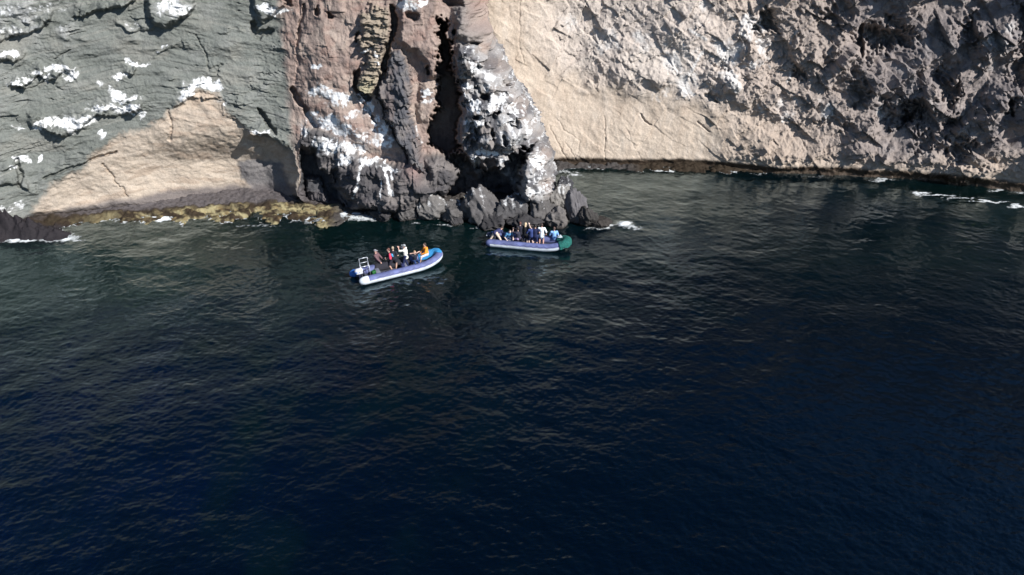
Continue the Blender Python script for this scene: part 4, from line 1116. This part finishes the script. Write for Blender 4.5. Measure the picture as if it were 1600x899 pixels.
        if logo:
            m = MB(); ctr = nk - up * .2 - fwd * (.152 + g + .004)
            m.ball(ctr + lft * .02, (.02, .10, .09)); m.ball(ctr + lft * -.03 - up * .09, (.02, .07, .05))
            m.build('print', M('print_blue', logo, rough=.8), so)
        if stripe:
            m = MB()
            for s in (0, 1):
                a, e, w_ = arms[s]; m.capsule(a + lft * .012 * (1 - 2 * s), e, .075, .066, 12)
            m.capsule(hipc + up * .02 + lft * .05, hipc + up * .26 + lft * .07, .13, .12, 12)
            m.build('side_panel', M('panel_pink', stripe, rough=.8), so)
    if trousers is not None:
        m = MB(); g = .014
        m.capsule(hipc - up * .01, hipc + up * .07, .142 + g, .138 + g, 16)
        for s in (0, 1):
            a, k, n_ = lg[s]
            m.capsule(hipc, a, .115 + g, .107 + g, 12)
            f = min(1, legs * 2); m.capsule(a, a + (k - a) * f, .092 + g, .092 + g - (.03 * f), 12)
            if legs > .5: m.capsule(k, k + (n_ - k) * (legs * 2 - 1) * .97, .062 + g, .05 + g, 12)
        c = M('trousers' + str(len(MC)), trousers, rough=.85, noise=.15, scale=9, bump=.02)
        remeshed(m, 'trousers' if legs > .6 else 'shorts', c, t, .018, 1)
    # shoes, hair, cap, eyes
    for s in (0, 1):
        m = MB(); an = lg[s][2]; m.capsule(an + Vector((-.03, 0, -.045)), an + Vector((.14, 0, -.052)), .042, .036, 10)
        m.build('shoe', M('shoe_dark', (.03, .03, .035)), t)
    if cap is None:
        m = MB(); m.ball(hd + hr @ Vector((-.016, 0, .022)), (.102, .088, .112), 18, rot=hr)
        if hairlen: m.capsule(hd + hr @ Vector((-.06, 0, 0)), hd + hr @ Vector((-.085, 0, -.1 - .1 * hairlen)), .07, .045)
        for k in range(len(m.v)):                                    # lift the fringe clear of the face
            q = hr.inverted() @ (m.v[k] - hd)
            if q.x > .03 and q.z < .05: m.v[k] = hd + hr @ Vector((.03, q.y, q.z))
        m.build('hair', M('hair_%d' % int(hair[0] * 1000), hair, rough=.6, noise=.3, scale=30), t)
    else:
        m = MB(); m.ball(hd + hr @ Vector((-.006, 0, .045)), (.104, .090, .085), 18, rot=hr)
        m.box(hd + hr @ Vector((.12, 0, .045)), (.12, .13, .014), rot=hr, bev=.4)
        m.build('cap', M('cap_%d' % int(cap[0] * 1000), cap, rough=.8), t)
        m = MB(); m.ball(hd + hr @ Vector((-.03, 0, -.005)), (.085, .082, .085), 16, rot=hr); m.build('hair', M('hair_%d' % int(hair[0] * 1000), hair, rough=.6), t)
    for s in (1, -1):
        m = MB(); m.ball(hd + hr @ Vector((.086, .030 * s, .012)), (.008, .013, .007), 8, rot=hr)
        m.build('eye', M('eye_dark', (.02, .015, .012), rough=.2), t)
    return t, rzm, base, arms, hd

def hand_camera(label, t, rzm, base, arms, yaw):
    c = (arms[0][2] + arms[1][2]) / 2 + Vector((.10, 0, .05))
    o = thing('camera', label, 'camera', base + rzm @ c, R(yaw))
    m = MB(); m.box((0, 0, 0), (.06, .14, .09)); m.box((0, 0, .055), (.04, .05, .03)); m.build('camera_body', MC['camera_black'], o)
    m = MB(); m.sweep([(.03, 0, 0), (.11, 0, 0)], [.034, .036], 14); m.build('lens', MC['glass_black'], o)

WET = (.085, .045, .05)
# nearer boat, stern to bow
person('bare legged person in brown wetsuit jacket and grey cap beside the silver stern rack', (586.3, 392.5), 1.42, -12, lean=-6, hip=.72, feet=[(.72, .12, 0), (.62, -.14, 0)], hands=[(.34, .2, .72), (.34, -.22, .72)],
       shirt=(.13, .075, .085), sleeves=1, trousers=(.02, .018, .025), legs=.3, cap=(.22, .22, .24), skin=(.60, .36, .29))
person('person in black with pink sides standing right beside the one with the blue print', (606.8, 390.6), 1.58, 200, lean=12, hip=.86, hands=[(.30, .1, .95), (.30, -.12, .98)], shirt=(.02, .015, .022), sleeves=1, stripe=(.75, .06, .12), trousers=(.02, .018, .03), legs=.45, skin=(.52, .33, .26), hair=(.12, .05, .04))
person('fair haired person standing in a black top with a blue print on its back', (613.6, 388.0), 1.68, 75, lean=5, hands=[(.22, .2, 1.05), (.24, -.22, 1.0)], shirt=(.013, .014, .022), sleeves=.35, logo=(.12, .45, .75), trousers=(.012, .012, .02), legs=.35, skin=(.50, .32, .25), hair=(.36, .28, .20))
p4 = person('person in a long white shirt and cap holding a camera up with both hands', (631.4, 384.6), 1.72, 168, lean=5, head_pitch=-4, hands=[(.44, .05, 1.46), (.44, -.05, 1.46)], shirt=(.80, .79, .72), sleeves=.5, long_shirt=1, trousers=(.012, .02, .07), legs=1, cap=(.30, .32, .34), skin=(.60, .37, .30))
hand_camera('black camera held up by the person in the long white shirt', *p4[:4], 168)
person('seated person in black with both hands raised to a fair head', (648.0, 394.3), 1.22, -60, lean=10, hip=.44, feet=[(.46, .1, 0), (.44, -.12, 0)], hands=[(.22, .16, 1.13), (.2, -.18, 1.15)], shirt=(.014, .016, .03), sleeves=.5, trousers=(.02, .05, .16), legs=1, hair=(.30, .20, .12), skin=(.62, .40, .32), scale=1.0)
person('person in an orange jacket sitting up on the tube near the turquoise bow cover', (663.4, 382.2), 1.38, 205, lean=8, hip=.62, feet=[(.52, .12, .04), (.50, -.14, .04)], hands=[(.36, .12, .72), (.34, -.14, .72)], shirt=(.85, .30, .035), sleeves=1, trousers=(.62, .55, .55), legs=.7, hair=(.03, .018, .015), skin=(.52, .33, .26), hairlen=1, deck=.1)
# farther boat, stern to bow
person('person in pale beige trousers bent double over the stern of the far boat', (785.5, 374.5), .66, 48, hip_px=(774.0, 363.5), lean=92, hip=.86, feet=[(-.32, .36, 0), (.12, -.56, 0)], hands=[(.62, .2, .36), (.62, -.18, .36)], head_pitch=60, shirt=(.03, .035, .10), sleeves=.5, trousers=(.62, .50, .40), legs=1, hair=(.05, .035, .03), skin=(.55, .36, .28))
person('crouched person in a teal blue shirt leaning over the side beside the bent one', (796.5, 361.5), 1.22, -62, lean=38, hip=.66, feet=[(.12, .16, 0), (.0, -.14, 0)], hands=[(.46, .22, .66), (.42, -.24, .62)], shirt=(.06, .18, .34), sleeves=.35, trousers=(.03, .05, .12), legs=.5, hair=(.02, .015, .02), skin=(.68, .52, .44))
p3 = person('person in lilac shorts and dark top photographing from behind the stern seat', (809.3, 357.5), 1.40, 140, lean=6, hip=.62, feet=[(.2, .14, 0), (.1, -.14, 0)], hands=[(.42, .06, 1.20), (.42, -.06, 1.20)], shirt=(.03, .03, .05), sleeves=.4, trousers=(.34, .26, .42), legs=.45, hair=(.03, .02, .03), skin=(.40, .28, .24))
hand_camera('small black camera held by the person in lilac shorts', *p3[:4], 140)
person('tall person all in dark clothes standing farthest back, behind the blond one', (812.8, 349.2), 1.78, 100, lean=3, shirt=(.012, .012, .022), sleeves=1, trousers=(.012, .012, .02), legs=1, hair=(.12, .07, .05), skin=(.46, .32, .28))
person('blond person in black with one hand raised to the head', (821.4, 350.6), 1.74, 60, lean=3, hands=[(.12, .26, .88), (.06, -.26, 1.66)], shirt=(.007, .007, .009), sleeves=.35, trousers=(.01, .01, .013), legs=.5, hair=(.62, .48, .30), skin=(.68, .48, .38), hairlen=.5)
person('person in dark blue top standing right of the blond person with a raised hand', (830.0, 353.8), 1.64, 115, lean=4, hands=[(.28, .14, 1.2), (.3, -.16, 1.15)], shirt=(.03, .05, .17), sleeves=.5, trousers=(.01, .015, .05), legs=.45, hair=(.05, .03, .025), skin=(.56, .42, .36), scale=1.02)
person('black haired person in a navy vest standing to the left of the white shirt', (836.4, 353.4), 1.66, 80, lean=4, hands=[(.2, .2, 1.0), (.22, -.2, 1.0)], shirt=(.008, .012, .05), sleeves=.25, trousers=(.012, .022, .085), legs=.6, hair=(.008, .007, .008), skin=(.50, .36, .28))
person('person in a loose white and pale blue shirt with bare legs, seen from behind', (846.6, 351.8), 1.72, 84, lean=2, hands=[(.2, .25, .92), (.12, -.3, .9)], shirt=(.74, .80, .84), sleeves=.7, long_shirt=1, trousers=(.35, .40, .46), legs=.3, hair=(.05, .035, .03), skin=(.60, .42, .34))
person('person in a light blue shirt sitting near the green covered bow', (866.0, 357.3), 1.34, 95, lean=4, hip=.58, feet=[(.42, .12, .0), (.40, -.14, .0)], hands=[(.3, .18, .66), (.28, -.2, .66)], shirt=(.22, .42, .78), sleeves=.6, trousers=(.03, .06, .22), legs=.9, hair=(.10, .06, .05), skin=(.50, .36, .32))

# ------------------------------------------------------------------ loose things in the boats
def in_boat(B, x, y, z=.10): return B['loc'] + Matrix.Rotation(B['rz'], 3, 'Z') @ Vector((x, y, z))
o = thing('fuel_can', 'green fuel can standing beside the silver rack at the stern of the near boat', 'fuel can', in_boat(B1, -1.98, -.05), B1['rz'] + .3)
m = MB(); m.box((0, 0, .21), (.30, .24, .42), bev=.16); m.build('can_body', MC['fuel_green'], o)
m = MB(); m.sweep([(-.09, 0, .42), (-.07, 0, .48), (.05, 0, .48), (.07, 0, .42)], .016, 8); m.build('handle', MC['fuel_green'], o)
m = MB(); m.sweep([(.11, 0, .41), (.11, 0, .455)], [.03, .028], 10); m.build('lid', MC['camera_black'], o)
o = thing('backpack', 'navy backpack on the floor in front of the person in the long white shirt', 'backpack', in_boat(B1, .05, -.15), B1['rz'])
m = MB(); m.box((0, 0, .24), (.26, .34, .48), bev=.3); m.box((.15, 0, .16), (.10, .24, .26), bev=.3); m.build('bag_body', MC['navy_cloth'], o)
for y in (-.09, .09):
    m = MB(); m.sweep([(-.13, y, .44), (-.19, y, .3), (-.14, y, .06)], .018, 6); m.build('strap', MC['black_cloth'], o)
o = thing('rope_bundle', 'white coil of rope lying on top of the green bow cover', 'rope', in_boat(B2, 2.15, .10, .86), B2['rz'])
m = MB(); m.sweep([(.20 * math.cos(a * .7) * (1 - .02 * a), .14 * math.sin(a * .7) * (1 - .02 * a), .015 + .006 * a + .01 * math.sin(a * 3)) for a in range(0, 30)], .022, 8); m.build('coil', MC['white_rubber'], o)

# ------------------------------------------------------------------ boulders at the foot of the spur
def boulder(label, u0, v0, u1, v1, seed, tone=(.10, .093, .09), streak=.0, sink=.3, tall=1.0, yoff=0):
    """u0..v1: where the photograph shows it, used for its place and size"""
    rng = np.random.RandomState(seed)
    g = ground((u0 + u1) / 2, v1)
    ppm = FPX / math.sqrt(g.x ** 2 + g.y ** 2 + CAM_H ** 2)
    rx = (u1 - u0) / ppm / 2; hz = (v1 - v0) / ppm * .95 * tall
    bm = bmesh.new(); bmesh.ops.create_icosphere(bm, subdivisions=5, radius=1)
    P_ = np.array([v.co[:] for v in bm.verts], np.float32); F_ = [[v.index for v in f.verts] for f in bm.faces]; bm.free()
    nrm = rng.randn(13, 3); nrm /= np.linalg.norm(nrm, axis=1)[:, None]; dist = rng.uniform(.6, 1.0, 13)
    dots = P_ @ nrm.T; rr = np.where(dots > .05, dist[None, :] / np.maximum(dots, .05), 9).min(1); rr = np.minimum(rr, 1.12)
    q = P_ * rr[:, None]
    o3 = seed * 3.7
    n1 = fbm(q[:, 0] * 1.7 + o3, q[:, 1] * 1.7 + q[:, 2] * 1.1, 5, 501); n2 = ridged(q[:, 0] * 2.2 + q[:, 2] + o3, q[:, 1] * 2 - q[:, 2] * 1.6, 4, 502); fcc, _ = facets(q[:, 0] * 2.4 + q[:, 1] + o3, q[:, 2] * 2.4 - q[:, 1], 503)
    n4 = ridged(q[:, 0] * 5 - q[:, 2] * 3 + o3, q[:, 1] * 4 + q[:, 2] * 4, 3, 506)
    q = q * (1 + .26 * n1 + .22 * (n2 - .4) + .17 * fcc + .07 * n4)[:, None]
    q = q * np.array([rx, max(rx * .9, .5), hz * .62]); 
    ang = rng.uniform(-.3, .3); 
    o = mk('boulder', q + np.array([0, 0, hz * .5 - sink * .0]), F_, M_ROCK)
    for k, val in (('guano', None), ('wet', None)):
        at = o.data.attributes.new(k, 'FLOAT', 'POINT')
        if k == 'guano': vals = streak * sstep(-.1, .9, P_[:, 2]) * (.75 + 1.4 * fbm(q[:, 0] * 4 + o3, q[:, 2] * .7, 4, 505) + .3 * n1)
        else: vals = 1 - sstep(.05, .35, q[:, 2] + hz * .5)
        at.data.foreach_set('value', vals.astype(np.float32))
    c = np.zeros((len(q), 3), np.float32); c[:] = tone; c = mixc(c, sstep(-.1, .35, n1) * .7, np.array(tone, np.float32) * 1.35)
    c = mixc(c, 1 - sstep(.10, .35, q[:, 2] + hz * .5), col(.025, .021, .018))
    at = o.data.attributes.new('rock', 'FLOAT_COLOR', 'POINT'); at.data.foreach_set('color', np.concatenate([c, np.ones((len(q), 1), np.float32)], 1).ravel())
    o.location = (g.x, g.y + max(rx * .9, .5) * .75 + yoff, -.12)
    o.rotation_euler = (0, 0, ang)
    o['label'] = label; o['category'] = 'boulder'; o['group'] = 'boulders at the foot of the spur'
    return o

D_, G_ = (.048, .046, .048), (.095, .09, .088)
for a in [
    ('dark low boulder at the left end of the row, under the overhanging grey rock', 578, 324, 616, 346, 1, D_, .2),
    ('grey rounded boulder between the dark end boulder and the white streaked cone', 614, 322, 646, 347, 2, G_, .2),
    ('cone shaped grey boulder with white streaks running down its sides', 646, 312, 694, 347, 3, (.14, .133, .128), .5),
    ('small grey boulder tucked against the right side of the streaked cone', 690, 320, 728, 346, 4, G_, .35),
    ('small upright pale stone standing in front of the dark hollow', 723, 306, 735, 323, 5, (.42, .40, .36), .55),
    ('large dark boulder behind the stern of the far boat', 728, 304, 782, 350, 6, (.10, .095, .095), .35),
    ('flat topped black boulder with two white stripes on its shoulder', 776, 312, 830, 352, 7, (.07, .068, .07), .45),
    ('low dark rock at the water between the big boulder and the striped one', 748, 336, 796, 360, 8, D_, .0),
    ('grey boulder directly under the foot of the white spur', 822, 316, 866, 352, 9, G_, .3),
    ('pointed pale streaked boulder leaning against the spur', 856, 288, 892, 326, 10, (.20, .19, .18), .66),
    ('black pinnacle with a white tip, highest of the boulders', 868, 280, 896, 314, 11, (.05, .05, .055), .5),
    ('steep dark boulder on the right flank of the heap', 882, 304, 914, 350, 12, (.11, .105, .11), .1),
    ('wide dark boulder at the waterline behind the standing people', 796, 338, 850, 360, 13, D_, .1),
    ('grey brown boulder above the bow of the far boat', 846, 330, 892, 358, 14, (.13, .12, .115), .15),
    ('low black boulder near the tip of the spit', 902, 328, 932, 356, 15, (.05, .047, .045), .0),
    ('last small black rock at the tip of the spit, beside the breaking wave', 926, 343, 956, 358, 16, (.045, .04, .037), .0),
    ('small wet rock in front of the streaked cone', 700, 338, 722, 352, 17, D_, .2),
    ]:
    boulder(*a)
